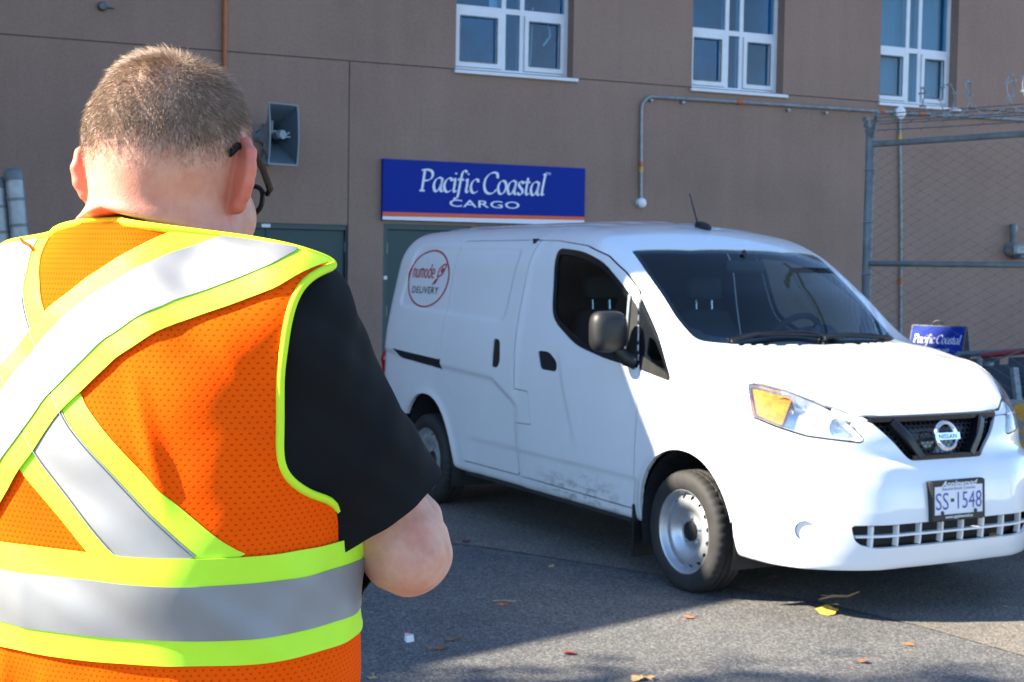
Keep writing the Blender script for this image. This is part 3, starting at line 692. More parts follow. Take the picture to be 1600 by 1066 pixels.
# ---- chain link fence on the right
def fence():
    P0 = px_depth(1360, 226, 9.0); zt = P0[2]; P1 = px_depth(1600, 200, 8.17); P1[2] = zt
    dr = P1-P0; dr[2] = 0; ln = 3.4; dr /= np.linalg.norm(dr); ang = math.atan2(dr[1], dr[0])
    zm = px_depth(1364, 412, 9.0)[2]
    f = empty('chain_link_fence', (P0[0], P0[1], 0), ang, 'tall chain link fence with barbed wire arms behind the van', 'fence')
    for x_ in (0, 2.9): 
        b = MB(); b.tube([(x_, 0, 0), (x_, 0, zt+.06), (x_, 0, zt+.085)], [.029, .029, .012], 12); b.build('post', M['galv_dark'], f, True, 40)
    b = MB(); b.tube([(.02, 0, zt), (ln, 0, zt)], .019, 10); b.build('rail', M['galv_dark'], f, True, 40)
    b = MB(); b.tube([(.02, 0, zm), (ln, 0, zm)], .018, 10); b.build('rail', M['galv_dark'], f, True, 40)
    for x_ in (0, 2.9):
        for s in (-1, 1):
            b = MB(); b.tube([(x_, 0, zt+.03), (x_-.10*s*0+.12*s, -.10*s, zt+.17)], [.016, .012], 6)
            for t in (.35, .65, .95): b.box(x_+.12*s*t-.016, x_+.12*s*t+.016, -.10*s*t-.016, -.10*s*t+.016, zt+.03+.14*t-.006, zt+.03+.14*t+.02)
            b.build('barb_arm', M['galv_dark'], f)
    # five strands of barbed wire
    for i, (s, t) in enumerate(((-1, .35), (-1, .65), (-1, .95), (1, .65), (1, .95))):
        b = MB(); pts = [(x_, -.10*s*t+.006*math.sin(x_*5+i), zt+.04+.14*t-.02*math.sin(math.pi*min(1, x_/2.9))) for x_ in np.linspace(-.02 if s < 0 else .1, ln, 14)]
        b.tube(pts, .0028, 4)
        for x_ in np.arange(.1, ln, .13):
            z = zt+.04+.14*t-.02*math.sin(math.pi*min(1, x_/2.9)); b.tube([(x_-.012, -.10*s*t-.015, z-.015), (x_+.012, -.10*s*t+.015, z+.015)], .0022, 3)
        b.build('barbed_wire', M['galv_dark'], f)
    # woven mesh: each wire a zigzag between its neighbours
    V = []; F = []; p = .058; r = .0017
    for k in range(int(ln/p)+1):
        x0 = k*p; z = .05; j = k % 2; prev = None
        while z < zt-.02:
            xx = x0+(p/2)*(1 if j % 2 == 0 else -1); yy = .004*(1 if j % 2 == 0 else -1); b = len(V)
            V += [(xx+r*1.2, yy, z), (xx-r*.6, yy+r, z), (xx-r*.6, yy-r, z)]
            if prev is not None:
                for q in range(3): F.append((prev+q, prev+(q+1) % 3, b+(q+1) % 3, b+q))
            prev = b; z += p/2; j += 1
    tag(mk('wire_mesh', V, F, M['galv_dark'], f), kind='stuff')
    b = MB(); b.tube([(.55, .02, .95), (2.2, .02, zm-.02)], .004, 6); b.build('brace_wire', M['galv_dark'], f)
    for z in np.arange(.3, zt-.1, .32):
        b = MB(); b.tube([(.036*math.cos(a), .036*math.sin(a), z) for a in np.linspace(0, 2*math.pi, 12)[:-1]], .004, 4, True); b.build('wire_tie', M['galv'], f)
    # coil of razor wire on the arms
    rz = empty('razor_wire_coil', (P0[0], P0[1], 0), ang, 'loose coil of razor wire lying along the fence top', 'razor wire')
    b = MB(); pts = []
    for a in np.linspace(0, 2*math.pi*16, 16*22): x_ = .30+a/(2*math.pi)*.19; R_ = .085+.05*min(1, x_/2.2); pts.append((x_+.05*math.sin(a*.37), .0+R_*math.cos(a), zt+.15+R_*.75+R_*math.sin(a)))
    b.tube(pts, .0034, 5); b.build('coil', M['galv'], rz)
    b = MB()
    for i in range(0, len(pts), 3): q = pts[i]; b.box(q[0]-.016, q[0]+.016, q[1]-.002, q[1]+.002, q[2]-.006, q[2]+.006)
    tag(b.build('blades', M['galv'], rz), kind='stuff')
    return f, P0, dr, zt
fence()
# ---- folded gate posts at the far left
for k, (u, v0, dx, lab) in enumerate(((20, 262, 17, 'stout galvanised gate post with a domed cap at the left edge'), (-7, 275, 17, 'galvanised gate post cut off by the left edge of the view'))):
    y = 8.6; tp = px_depth(u, v0, y); bt = px_depth(u+dx*1.9, v0+320, y); d = (bt-tp); d = d/-d[2]*tp[2]; base = tp+d
    gp = empty('gate_post', (base[0], base[1], 0), 0, lab, 'post')
    tpl = tp-np.array([base[0], base[1], 0]); b = MB(); r = .052
    b.tube([(0, 0, 0), tuple(tpl*.985)], r, 18); b.build('tube', M['galv'], gp, True, 40)
    b = MB(); b.tube([tuple(tpl*.965), tuple(tpl*.985), tuple(tpl*.996), tuple(tpl)], [r+.006, r+.006, r*.8, r*.2], 18); b.build('cap', M['galv_dark'], gp, True, 60)
    for t in np.arange(.12, .95, .072): 
        b = MB(); b.tube([tuple(tpl*(t-.004)), tuple(tpl*(t+.004))], r+.005, 16); b.build('tie_band', M['galv_dark'], gp)
# ---- concrete barrier block with worn yellow paint
def barrier_mat():
    m, nt, b = new_mat('worn_yellow_concrete'); n = noise(nt, 9, 5, .6, dist=.6); n2 = noise(nt, 40, 4, .6)
    a = ramp(nt, n2.outputs[0], [(.3, (.16, .16, .15)), (.7, (.30, .29, .27))]); x = nt.nodes.new('ShaderNodeMix'); x.data_type = 'RGBA'
    f = ramp(nt, n.outputs[0], [(.50, (0, 0, 0)), (.54, (1, 1, 1))]); nt.links.new(f.outputs[0], x.inputs[0]); nt.links.new(a.outputs[0], x.inputs[6]); x.inputs[7].default_value = (.55, .27, .03, 1)
    nt.links.new(x.outputs[2], b.inputs['Base Color']); b.inputs['Roughness'].default_value = .9; bump(nt, b, n2.outputs[0], .5, .01); return m
q = px_depth(1600, 640, 8.45)
bb = tag(MB().prism([(-.30, 0), (.30, 0), (.30, .18), (.21, .40), (.17, .80), (.14, .83), (-.14, .83), (-.17, .80), (-.21, .40), (-.30, .18)], -.25, 1.6, lambda a, b_, h: (h, a, b_)).build('concrete_barrier', barrier_mat()), 'concrete barrier with worn yellow paint behind the van nose', 'barrier')
bb.location = (q[0]-.42, q[1]+.42, 0); bb.rotation_euler = (0, 0, math.radians(-20))
# ---- A-frame sign near the wall
af = empty('a_frame_sign', tuple(px_ground(1470, 660)*0+np.array([*px_depth(1467, 560, 15.6)[:2], 0])), math.radians(-38), 'blue and white folding sign board behind the fence', 'sign board')
M['af_black'] = pmat('aframe_edge', (.02, .02, .022), .5); M['af_grey'] = pmat('aframe_inner', (.16, .16, .17), .6)
def aframe():
    H = 1.035; wd = .30
    for s, nm in ((-1, 'front_board'), (1, 'rear_board')):
        b = MB(); T = .02
        V = []; 
        for z in (0.02, H):
            y = s*(.34*(1-z/H)+.03)
            V += [(-wd, y-s*T, z), (wd, y-s*T, z), (wd, y, z), (-wd, y, z)]
        b.add(V, [(0, 1, 5, 4), (1, 2, 6, 5), (2, 3, 7, 6), (3, 0, 4, 7), (0, 3, 2, 1), (4, 5, 6, 7)]); o = fix_normals(b.build(nm, M['af_grey'] if s > 0 else M['af_black'], af))
    def on(a, z, d): return (a, -(.34*(1-z/H)+.03)-d, z)
    mk('blue_field', [on(-wd+.012, .62, .003), on(wd-.012, .62, .003), on(wd-.012, H-.01, .003), on(-wd+.012, H-.01, .003)], [(0, 1, 2, 3)], M['sign_blue'], af)
    mk('white_field', [on(-wd+.012, .06, .003), on(wd-.012, .06, .003), on(wd-.012, .618, .003), on(-wd+.012, .618, .003)], [(0, 1, 2, 3)], M['sign_white'], af)
    V, F, w_ = italic('Pacific Coastal', 1., (.05, .19)); k = .52/w_
    mk('lettering', *place((V, F), lambda a, b_: on(-.26+a*k, .845+b_*.058, .006)), M['sign_white'], af)
    t = text_mesh('PACIFIC AIRLINES', .040, 1., 0, 'CENTER'); mk('small_lettering', *place(t, lambda a, b_: on(a, .765+b_, .006)), M['sign_white'], af)
    b = MB(); b.tube([(.06*math.cos(a)-.02, 0, H-.01+.06*math.sin(a)) for a in np.linspace(0, math.pi, 9)], .01, 6); b.build('carry_handle', M['af_black'], af)
    b = MB(); b.tube([(wd-.01, -.20, .4), (wd-.01, .2, .4)], .006, 6); b.build('stay', M['af_black'], af)
aframe()
# ---- folded trolleys stacked against the fence, far right
M['trolley_blue'] = pmat('dark_blue_sheet', (.012, .018, .03), .4, 0, .3, 5); M['trolley_red'] = pmat('red_tube', (.20, .012, .014), .5)
for k, (u, v, y, lab, rt) in enumerate(((1552, 600, 10.4, 'folded dark framed baggage trolley leaning beside the folding sign', 0), (1592, 600, 9.9, 'folded baggage trolley with a red top tube at the right edge', 1))):
    p = px_depth(u, v, y); tr_ = empty('baggage_trolley', (p[0], p[1], 0), math.radians(-30), lab, 'trolley')
    H = 1.02 if k == 0 else 1.06; ln = .34; lean = .28
    def L(a, z, d=0): return (a+.0, lean*z+d, z+.05*(a/ln)*(1 if k else .6)*z)
    for s in (-1, 1):
        b = MB(); b.tube([L(ln*s, .08), L(ln*s*.96, H)], .020, 8); b.build('side_tube', M['galv_dark'], tr_, True, 40)
    b = MB(); b.tube([L(-ln*.96, H), L(ln*.96, H)], .022, 8); b.build('top_tube', M['trolley_red'] if rt else M['galv_dark'], tr_, True, 40)
    for z in (.35, .68):
        b = MB(); b.tube([L(-ln, z), L(ln, z)], .014, 8); b.build('cross_bar', M['galv_dark'], tr_)
    for a, c in ((-.32, -.02), (.04, .32)):
        mk('sheet', [L(a, .38, .03), L(c, .38, .03), L(c, .98, .03), L(a, .98, .03)], [(0, 1, 2, 3)], M['trolley_blue'], tr_)
    b = MB(); b.tube([L(.05, .30, -.03), L(-.08, .95, -.03)], .030, 4); b.build('flat_bar', M['galv'], tr_)
    for s in (-1, 1):
        b = MB(); b.lathe([(.02, -.02), (.075, -.02), (.08, 0), (.075, .02), (.02, .02)], 16, (s*.33, .03, .08), 'x', True); b.build('wheel', M['rubber'], tr_, True, 40)

# ---- unseen tree added on the left to throw the broken shade in the foreground
def tree(name, base, crown, rad, lab, nl=5200):
    t = empty(name, (base[0], base[1], 0), 0, lab, 'tree'); rnd = np.random.RandomState(11); b = MB(); c = np.array(crown)-np.array([base[0], base[1], 0])
    b.tube([(0, 0, 0), (.05, .02, 1.6), (-.04, .05, 3.4), tuple(c*.72), tuple(c*.95)], [.17, .14, .115, .085, .04], 10); lim = []
    for k in range(13):
        a = 2.4*k; z0 = .55+.035*k; p0 = c*z0; e = c+np.array([math.cos(a)*rad[0]*.75, math.sin(a)*rad[1]*.75, (rnd.rand()-.5)*rad[2]*1.3]); lim.append((p0, e))
        b.tube([tuple(p0), tuple((p0+e)/2+np.array([0, 0, .15])), tuple(e)], [.045, .03, .012], 6)
    fix_normals(b.build('trunk', M['bark'], t, True, 60)); V = []; F = []
    for k in range(nl):
        p0, e = lim[rnd.randint(len(lim))]; q = p0+(e-p0)*(.45+.6*rnd.rand())+rnd.randn(3)*np.array(rad)*.22
        if (((q-c)/np.array(rad))**2).sum() > 1.25: continue
        d = rnd.randn(3); d /= np.linalg.norm(d); u_ = np.cross(d, rnd.randn(3)); u_ /= np.linalg.norm(u_); s_ = .05+.05*rnd.rand(); i0 = len(V)
        V += [tuple(q-u_*s_), tuple(q+d*s_*.5), tuple(q+u_*s_), tuple(q-d*s_*.5)]; F.append((i0, i0+1, i0+2, i0+3))
    tag(mk('crown', V, F, M['leaf_green'], t), kind='stuff'); return t
M['bark'] = pmat('bark', (.12, .085, .06), .9, 0, .3, 12, .6, 25); M['leaf_green'] = pmat('leaf_green', (.07, .10, .025), .6, 0, .4, 3)
G0 = px_ground(1140, 1076); C0_ = G0+SUN*14.0
tree('added_tree', (C0_[0], C0_[1]-.1), C0_+np.array([0, -.62, .1]), (1.2, 1.05, 2.1), 'slender leafy tree added out of view to cast shade beside the tan warehouse')
# ================================================================ DELIVERY VAN
VAN = empty('delivery_van', (1.6028, 7.5376, 0), -1.06335, 'white compact delivery van with a red oval badge, nose to the right', 'van')
def paint():
    m, nt, b = new_mat('white_van_paint'); n = noise(nt, 2.2, 4, .6)
    nt.links.new(ramp(nt, n.outputs[0], [(.3, (.78, .79, .80)), (.7, (.82, .83, .84))]).outputs[0], b.inputs['Base Color'])
    b.inputs['Roughness'].default_value = .32; b.inputs['Coat Weight'].default_value = 1; b.inputs['Coat Roughness'].default_value = .04
    # road grime low on the door and sill
    tc = nt.nodes.new('ShaderNodeTexCoord'); sx = nt.nodes.new('ShaderNodeSeparateXYZ'); nt.links.new(tc.outputs['Object'], sx.inputs[0])
    d = noise(nt, 9, 6, .75); mp = nt.nodes.new('ShaderNodeMapping'); mp.inputs['Scale'].default_value = (1, 1, 3.2); nt.links.new(tc.outputs['Object'], mp.inputs[0]); nt.links.new(mp.outputs[0], d.inputs['Vector'])
    def mr(src, a, c, lo, hi):
        q = nt.nodes.new('ShaderNodeMapRange'); q.interpolation_type = 'SMOOTHSTEP'
        for i, v in enumerate((a, c, lo, hi)): q.inputs[i+1].default_value = v
        nt.links.new(src, q.inputs[0]); return q.outputs[0]
    def mul(a, c):
        q = nt.nodes.new('ShaderNodeMath'); q.operation = 'MULTIPLY'; nt.links.new(a, q.inputs[0]); nt.links.new(c, q.inputs[1]); return q.outputs[0]
    k = mul(mul(mr(sx.outputs[2], .30, .52, 1, 0), mul(mr(sx.outputs[0], -1.62, -1.1, 0, 1), mr(sx.outputs[0], -.85, -.45, 1, 0))), mr(d.outputs[0], .46, .62, 0, .75))
    x = nt.nodes.new('ShaderNodeMix'); x.data_type = 'RGBA'; src = b.inputs['Base Color'].links[0].from_socket
    nt.links.new(k, x.inputs[0]); nt.links.new(src, x.inputs[6]); x.inputs[7].default_value = (.17, .16, .12, 1); nt.links.new(x.outputs[2], b.inputs['Base Color'])
    return m
M['paint'] = paint(); M['liner'] = pmat('cabin_grey', (.055, .058, .06), .8); M['cab_dark'] = pmat('cabin_black', (.022, .023, .025), .7, 0, .2, 10, .1, 200)
M['screen'] = glass_mat('windscreen_glass', (.48, .64, .70), .045); M['side_glass'] = glass_mat('door_glass', (.44, .50, .51), .045)
M['frit'] = pmat('black_glass_border', (.008, .010, .013), .10, 0, coat=.4)
M['lamp_clear'] = glass_mat('lamp_lens', (.93, .95, .97), .07); M['lamp_red'] = pmat('tail_lamp_red', (.30, .004, .008), .12, 0, coat=.5)
M['black_bar'] = pmat('satin_black_bar', (.006, .006, .009), .3, 0, coat=.15, spec=.3); M['steel_wheel'] = pmat('silver_wheel_paint', (.50, .52, .54), .36, .65, .15, 12); M['amber'] = pmat('amber_reflector', (.85, .26, .015), .18, .0, .35, 28, .5, 45, .6)
M['badge_red'] = pmat('badge_red', (.45, .012, .02), .4); M['badge_black'] = pmat('badge_black', (.02, .02, .03), .4); M['plate_blue'] = pmat('plate_blue', (.06, .08, .38), .4)
X_ = np.arange(-3.86, 1.06, .0155); Y_ = np.arange(-.93, .931, .0155); Z_ = np.arange(.155, 1.95, .0155)
bV, bQ = surface_nets(eval_band(van_f, X_, Y_, Z_), X_, Y_, Z_); bV = to_iso(van_f, bV, 3)
BODY = PM(bV, bQ); bx, by, bz = BODY.V.T; bv = np.abs(by)
def sidef(poly, s=None):
    f = poly_sdf(bx, bz, poly); f = np.where(bv > .5, f, np.minimum(f, -.05))
    return f if s is None else np.where(by*s > 0, f, np.minimum(f, -.05))
FD_REAR = [(-1.690, .345), (-1.70, .9), (-1.71, 1.05), (-1.725, 1.2), (-1.730, 1.35), (-1.722, 1.54)]
FD = rpoly([(-.476, .335, .03), (-.442, .459), (-.421, .663), (-.402, .864), (-.401, 1.079), (-.507, 1.422), (-.54, 1.472), (-.698, 1.571), (-.891, 1.657), (-1.147, 1.714), (-1.50, 1.745), (-1.720, 1.750, .003)]+FD_REAR[::-1][0:5]+[(-1.690, .345, .03)], .02)
SDr = [(x-.0055, z) for x, z in FD_REAR]
SD = rpoly([(-2.712, 1.752, .02), (-1.728, 1.752, .003)]+SDr[::-1][0:5]+[(-1.6955, .345, .03), (-2.44, .345, .02), (-2.47, .52), (-2.53, .68), (-2.60, .80), (-2.70, .93), (-2.708, 1.1)], .02)
WIN = rpoly([(-1.465, 1.705, .05), (-1.159, 1.684, .1), (-.907, 1.622, .1), (-.746, 1.538, .1), (-.595, 1.454, .05), (-.520, 1.395, .02), (-.413, 1.075, .01), (-.491, 1.083, .05), (-.709, 1.102, .1), (-1.052, 1.159, .1), (-1.308, 1.272, .07), (-1.372, 1.335, .05)], .03)
TRI = rpoly([(-.508, 1.440, .005), (-.231, 1.204, .06), (-.120, 1.05, .03), (-.130, 1.030, .02), (-.406, 1.070, .003)], .02)
TRIG = rpoly([(-.36, 1.245, .02), (-.30, 1.225, .02), (-.205, 1.13, .03), (-.17, 1.085, .02), (-.30, 1.11, .03), (-.355, 1.15, .02)], .02)
RAIL = rpoly([(-3.50, 1.008, .01), (-2.711, .976, .005), (-2.690, .914, .005), (-3.37, .951, .06)], .01)
SHAN = rpoly([(-1.998, 1.150, .01), (-1.91, 1.150, .04), (-1.885, 1.016, .03), (-1.915, .976, .02), (-1.996, .976, .01)], .02)
FHAN = rpoly([(-1.457, 1.108, .025), (-1.33, 1.108, .03), (-1.228, 1.058, .04), (-1.225, 1.0, .025), (-1.41, 1.003, .03)], .03)
FUEL = rpoly([(-1.71, .865, 0), (-1.543, .863, .01), (-1.502, .671, .02), (-1.71, .664, 0)], .01)
def arch(cx, rx, rz, x=None, z=None):
    q = (np.abs((bx-cx)/rx)**2.15+np.abs((bz-.303)/rz)**2.15)**(1/2.15)-1
    return np.where((bv > .5) & (bz < 1.0), q*.38, .2)
arF, arR = arch(0, .388, .398), arch(-2.925, .360, .432)
HOOD = rpoly([(.042, 0, 0), (.005, .30), (-.045, .52), (-.105, .650, .02), (.039, .713, .03), (.25, .787), (.364, .790), (.438, .773), (.570, .668), (.702, .569), (.775, .465, .03), (.806, .318), (.818, .16), (.82, 0, 0), (.82, -.16), (.806, -.318), (.775, -.465, .03), (.702, -.569), (.570, -.668), (.438, -.773), (.364, -.790), (.25, -.787), (.039, -.713, .03), (-.105, -.650, .02), (-.045, -.52), (.005, -.30)], .012)
gHood = np.where(bz > .85, poly_sdf(bx, by, HOOD), -.1)
WS = rpoly([(-.700, 0, 0), (-.722, .32), (-.815, .652, .03), (-.62, .668), (-.34, .682), (-.16, .672, .05), (-.115, .615, .05), (-.060, .51), (-.010, .30), (.026, 0, 0), (-.010, -.30), (-.060, -.51), (-.115, -.615, .05), (-.16, -.672, .05), (-.34, -.682), (-.62, -.668), (-.815, -.652, .03), (-.722, -.32)], .02)
gWS = np.where(bz > 1.0, poly_sdf(bx, by, WS), -.1)
HL = rpoly([(-.383, 1.059, .01), (-.335, .911, .02), (-.165, .873), (.021, .839), (.36, .815, .01), (.389, .827, .02), (.275, .907, .05), (.13, .975, .06), (-.101, 1.034, .03), (-.335, 1.066, .02)], .03)
sHL = bx-bv
gHL = np.where((bx > .3) & (bz > .7), poly_sdf(sHL, bz, HL)*.8, -.1)
GR = rpoly([(-.425, .928, .01), (.425, .928, .01), (.31, .815, .03), (.225, .727, .02), (-.225, .727, .02), (-.31, .815, .03)], .02)
gGR = np.where(bx > .6, poly_sdf(by, bz, GR), -.1)
LG = rpoly([(-.575, .452, .02), (.575, .452, .02), (.555, .372, .03), (.48, .345, .04), (-.48, .345, .04), (-.555, .372, .03)], .02)
gLG = np.where((bx > .6) & (bz < .6), poly_sdf(by, bz, LG), -.1)
FOG = np.array([.767, .733, .418]); gFOG = np.where(bx > .6, .047-np.sqrt((bx-FOG[0])**2+(bv-FOG[1])**2+(bz-FOG[2])**2), -.1)
BP = [(.49, .905), (.40, .63), (.30, .30), (.30, .1), (1.3, .1), (1.3, 1.2), (.80, 1.2), (.60, .86)]
gBP = np.minimum(np.minimum(bx-np.interp(bz, [.1, .3, .63, .905, 1.0], [.38, .38, .42, .50, .56]), .93-bz), 1.0); gBP = np.minimum(gBP, np.where(bz > .86, .905-bz+.0*bx, 1))
gRB = np.minimum(-3.22-bx, .565+.05*(bx+3.3)-bz)
gBot = bz-.243-.025*((bx > -2.6) & (bx < -.3))
gaps = .0040
fS = {s: sidef(FD, s) for s in (-1, 1)}; dS = {s: sidef(SD, s) for s in (-1, 1)}
fWIN, fTRI, fRAIL, fSH, fFH, fFU = sidef(WIN), sidef(TRI), sidef(RAIL), sidef(SHAN), sidef(FHAN), np.where(by < 0, sidef(FUEL), -.05)
def neg(*a): return np.minimum.reduce([-x for x in a])
archs = np.minimum(arF, arR)
shell = np.minimum.reduce([neg(fS[-1], fS[1], dS[-1], dS[1], gHood, gBP, gRB)-gaps, neg(gWS, fTRI, fRAIL, gHL, gGR), archs, gBot])
sh = BODY.clip(shell).clean().obj('body_shell', [M['paint'], M['liner']], VAN); solidify(sh, .022, 1)
hood = BODY.clip(np.minimum.reduce([gHood-gaps, neg(gHL, gGR)-.003])).clean().obj('hood', [M['paint'], M['liner']], VAN); solidify(hood, .014, 1)
bump_f = np.minimum.reduce([gBP-.0012, neg(gHood)-gaps, neg(gHL)-.003, neg(gGR, gLG), -gFOG, archs, gBot])
bumper = BODY.clip(bump_f).clean().obj('front_bumper', [M['paint'], M['cab_dark']], VAN); solidify(bumper, .02, 1)
rb = BODY.clip(np.minimum.reduce([gRB-.002, archs, gBot])).clean().offset(.006).obj('rear_bumper', M['black_plastic'], VAN); solidify(rb, .02)
def sub(f, name, mats, parent, off=0., th=0., inner=0):
    p = BODY.clip(f).clean()
    if off: p = p.offset(off)
    o = p.obj(name, mats, parent)
    if th: solidify(o, th, inner)
    return o
def on_side_many(X, Z, d=0., s=-1):
    X = np.asarray(X, float); Z = np.asarray(Z, float); P = np.stack([X, np.full(len(X), s*.86), Z], 1)
    for _ in range(14): P[:, 1] -= s*van_f(P)
    P[:, 1] += s*d; return P
for s in (-1, 1):
    sd_ = 1 if s > 0 else -1; on = np.where(by*s > 0, 1., -1.)*.3
    both = lambda f: np.minimum(f, on)
    d = sub(np.minimum.reduce([fS[s]-gaps, -fWIN, -fFH, neg(fFU)-.0022, archs]), 'front_door', [M['paint'], M['liner']], VAN, 0, .02, 1)
    sub(np.minimum(both(fWIN)-.0005, .034-fWIN), 'window_seal', M['frit'], d, -.004, .006)
    sub(both(fWIN)-.012, 'window_pane', M['side_glass'], d, -.012)
    sub(both(fFH)-.0008, 'door_handle', M['black_plastic'], d, -.006, .02)
    if s < 0: sub(fFU-.0022, 'fuel_flap', M['paint'], d, 0, .01)
    e = sub(np.minimum.reduce([dS[s]-gaps, -fSH, -fRAIL, archs]), 'sliding_door', [M['paint'], M['liner']], VAN, 0, .02, 1)
    sub(both(fSH)-.0008, 'door_handle', M['black_plastic'], e, -.010, .02)
    sub(both(fRAIL)-.0008, 'slide_rail', M['black_plastic'], VAN, -.008, .02)
    t = sub(np.minimum(both(fTRI)-.0012, -sidef(TRIG)), 'quarter_trim', M['frit'], VAN, -.002, .01)
    sub(both(sidef(TRIG))+.004, 'quarter_pane', M['screen'], VAN, -.008)
    # divider strip on the door glass and the sail panel that carries the mirror
    zz_ = np.linspace(1.165, 1.452, 14); xa_ = -.537-(zz_-1.165)*.17; R0 = on_side_many(xa_-.010, zz_, .006, s); R1 = on_side_many(xa_+.008, zz_, .006, s)
    o_ = mk('window_divider', np.vstack([R0, R1]), [(i, i+1, 14+i+1, 14+i) for i in range(13)], M['galv'], d, True); solidify(o_, .008)
    sail = rpoly([(-.578, 1.44, 0), (-.50, 1.385, 0), (-.42, 1.09, 0), (-.53, 1.10, 0)], 0)
    sub(both(sidef(sail)), 'sail_panel', M['black_plastic'], d, .002, .008)
    low = rpoly([(-.398, 1.145, 0), (-.155, 1.068, 0), (-.128, 1.032, 0), (-.395, 1.072, 0)], 0)
    sub(both(sidef(low)), 'quarter_sill', M['black_plastic'], VAN, .002, .008)
    # head lamp
    h = sub(np.minimum(both(gHL)-.002, 1), 'headlamp', M['lamp_clear'], VAN)
    P = BODY.clip(np.minimum(both(gHL)-.004, 1)).clean().offset(-.004); nrm = P.normals(); cV = P.V-np.array([.6, s*.55, -.0])*.0
    inner = PM(P.V*1.0, P.F); cen = P.V.mean(0); inner.V = cen+(P.V-cen)*np.array([.93, .93, .84])-nrm*.05
    lp = P.boundary()[0]; n0 = len(P.V); b = MB(); b.add(np.vstack([P.V[lp], inner.V[lp]]), [(i, (i+1) % len(lp), len(lp)+(i+1) % len(lp), len(lp)+i) for i in range(len(lp))])
    b.add(inner.V, inner.F); fix = b.build('lamp_bucket', M['lamp_silver'] if 'lamp_silver' in M else M.setdefault('lamp_silver', pmat('lamp_reflector', (.74, .77, .80), .25, .55, .15, 20, .3, 30)), h, True)
    a = sub(np.minimum.reduce([both(gHL)-.012, -.115-(sHL-.45*(bz-.95))]), 'turn_lens', M['amber'], h, -.022)
    fc = np.array([.66, s*.60, .905]); ax = np.array([.80, s*.42, .0]); ax /= np.linalg.norm(ax)
    def bowl(c, ax, prof, mat_, name, par, n=24):
        u_ = np.cross(ax, [0, 0, 1]); u_ /= np.linalg.norm(u_); w_ = np.cross(u_, ax); V = []; F = []
        for r, hh in prof:
            for k in range(n): t = 2*math.pi*k/n; V.append(c+ax*hh+r*(math.cos(t)*u_+math.sin(t)*w_))
        for i in range(len(prof)-1):
            for k in range(n): l = (k+1) % n; F.append((i*n+k, i*n+l, (i+1)*n+l, (i+1)*n+k))
        o = mk(name, V, F, mat_, par, True); return o
    bowl(np.array([.735, s*.515, .875]), ax, [(.052, .012), (.050, .0), (.042, -.022), (.028, -.04), (.012, -.05)], M['chrome'], 'reflector_bowl', h)
    bowl(np.array([.735, s*.515, .875]), ax, [(.010, -.045), (.010, -.008), (.006, .0), (.0005, .002)], M['lamp_silver'], 'bulb', h)
    bowl(np.array([.565, s*.70, .955]), np.array([.62, s*.78, .0]), [(.050, .004), (.046, -.008), (.034, -.024), (.012, -.034), (.001, -.035)], M['lamp_silver'], 'indicator_bowl', h)
    # fog lamp blank
    sub(np.minimum(both(gFOG)+.002, 1), 'fog_recess', M['cab_dark'], bumper, -.03)
    ok = sub(np.minimum(both(gFOG)-.004, 1), 'fog_lamp_cover', M['paint'], bumper, -.014, .008)
    tl = MB(); zz = np.linspace(.675, .985, 13)
    rr = [.004, .024, .034, .036, .032, .026, .024, .026, .031, .036, .034, .024, .004]
    tl.tube([(-3.715, s*(.800-.012*abs(z-.83)), z) for z in zz], rr, 12); tl.build('tail_lamp', M['lamp_red'], VAN, True)
    # door mirror
    mr_ = MB(); C0 = np.array([-.515, -.985, 1.262]) if s < 0 else np.array([-.63, .955, 1.225]); prof = [(-.055, .30), (-.045, .80), (-.02, .98), (.02, 1.0), (.05, .90), (.068, .62), (.074, .2)]
    n = 28; V = []; F = []
    for hx, k in prof:
        for q in range(n):
            t = 2*math.pi*q/n; cy = np.sign(math.cos(t))*abs(math.cos(t))**.55*.100; cz = np.sign(math.sin(t))*abs(math.sin(t))**.55*.108
            V.append(C0+np.array([hx+.10*cy*s*-.35*s, s*cy*k, cz*k]))
    for i in range(len(prof)-1):
        for q in range(n): l = (q+1) % n; F.append((i*n+q, i*n+l, (i+1)*n+l, (i+1)*n+q))
    F.append(tuple(range(n))[::-1]); F.append(tuple(range((len(prof)-1)*n, len(prof)*n))); mr_.add(V, F)
    mo = fix_normals(mr_.build('door_mirror', M['black_plastic'], VAN, True, 60))
    b = MB(); b.tube([(-.45, s*.845, 1.105), (-.475, s*.885, 1.120), (-.50, s*.93, 1.165), (-.505, s*.95, 1.20)], [.042, .040, .034, .030], 10); b.build('mirror_arm', M['black_plastic'], mo, True, 60)
    b = MB(); b.lathe([(0, 0), (.012, 0), (.012, .012), (0, .015)], 10, (-.432, s*.862, 1.118), 'y'); b.build('mirror_screw', M['galv'], mo, True)
    # wheel well liners
    for cx, rx, rz in ((0, .385, .395), (-2.925, .36, .43)):
        V = []; A = np.linspace(-.35, math.pi+.35, 30)
        for yy in (.835, .50):
            for t in A: V.append((cx+rx*math.cos(t), s*yy, max(.14, .303+rz*math.sin(t))))
        k = len(A); F = [(i, i+1, k+i+1, k+i) for i in range(k-1)]+[tuple(range(k, 2*k))]
        mk('wheel_liner', V, F, M['cab_dark'], VAN)
    b = MB(); b.box(-.475, -.455, s*.60, s*.835, .085, .36); b.build('mud_flap', M['black_plastic'], VAN)
sub(gWS-.002, 'windscreen', M['screen'], VAN, -.004)
edge = np.minimum(.030-gWS, 1); bot = np.minimum(.072-poly_sdf(bx, by, WS), np.where(bx+.13*(bv/.7)**2 > -.14, 1, -.05))
sub(np.minimum(gWS, np.maximum(edge, bot)), 'screen_border', M['frit'], VAN, -.009)
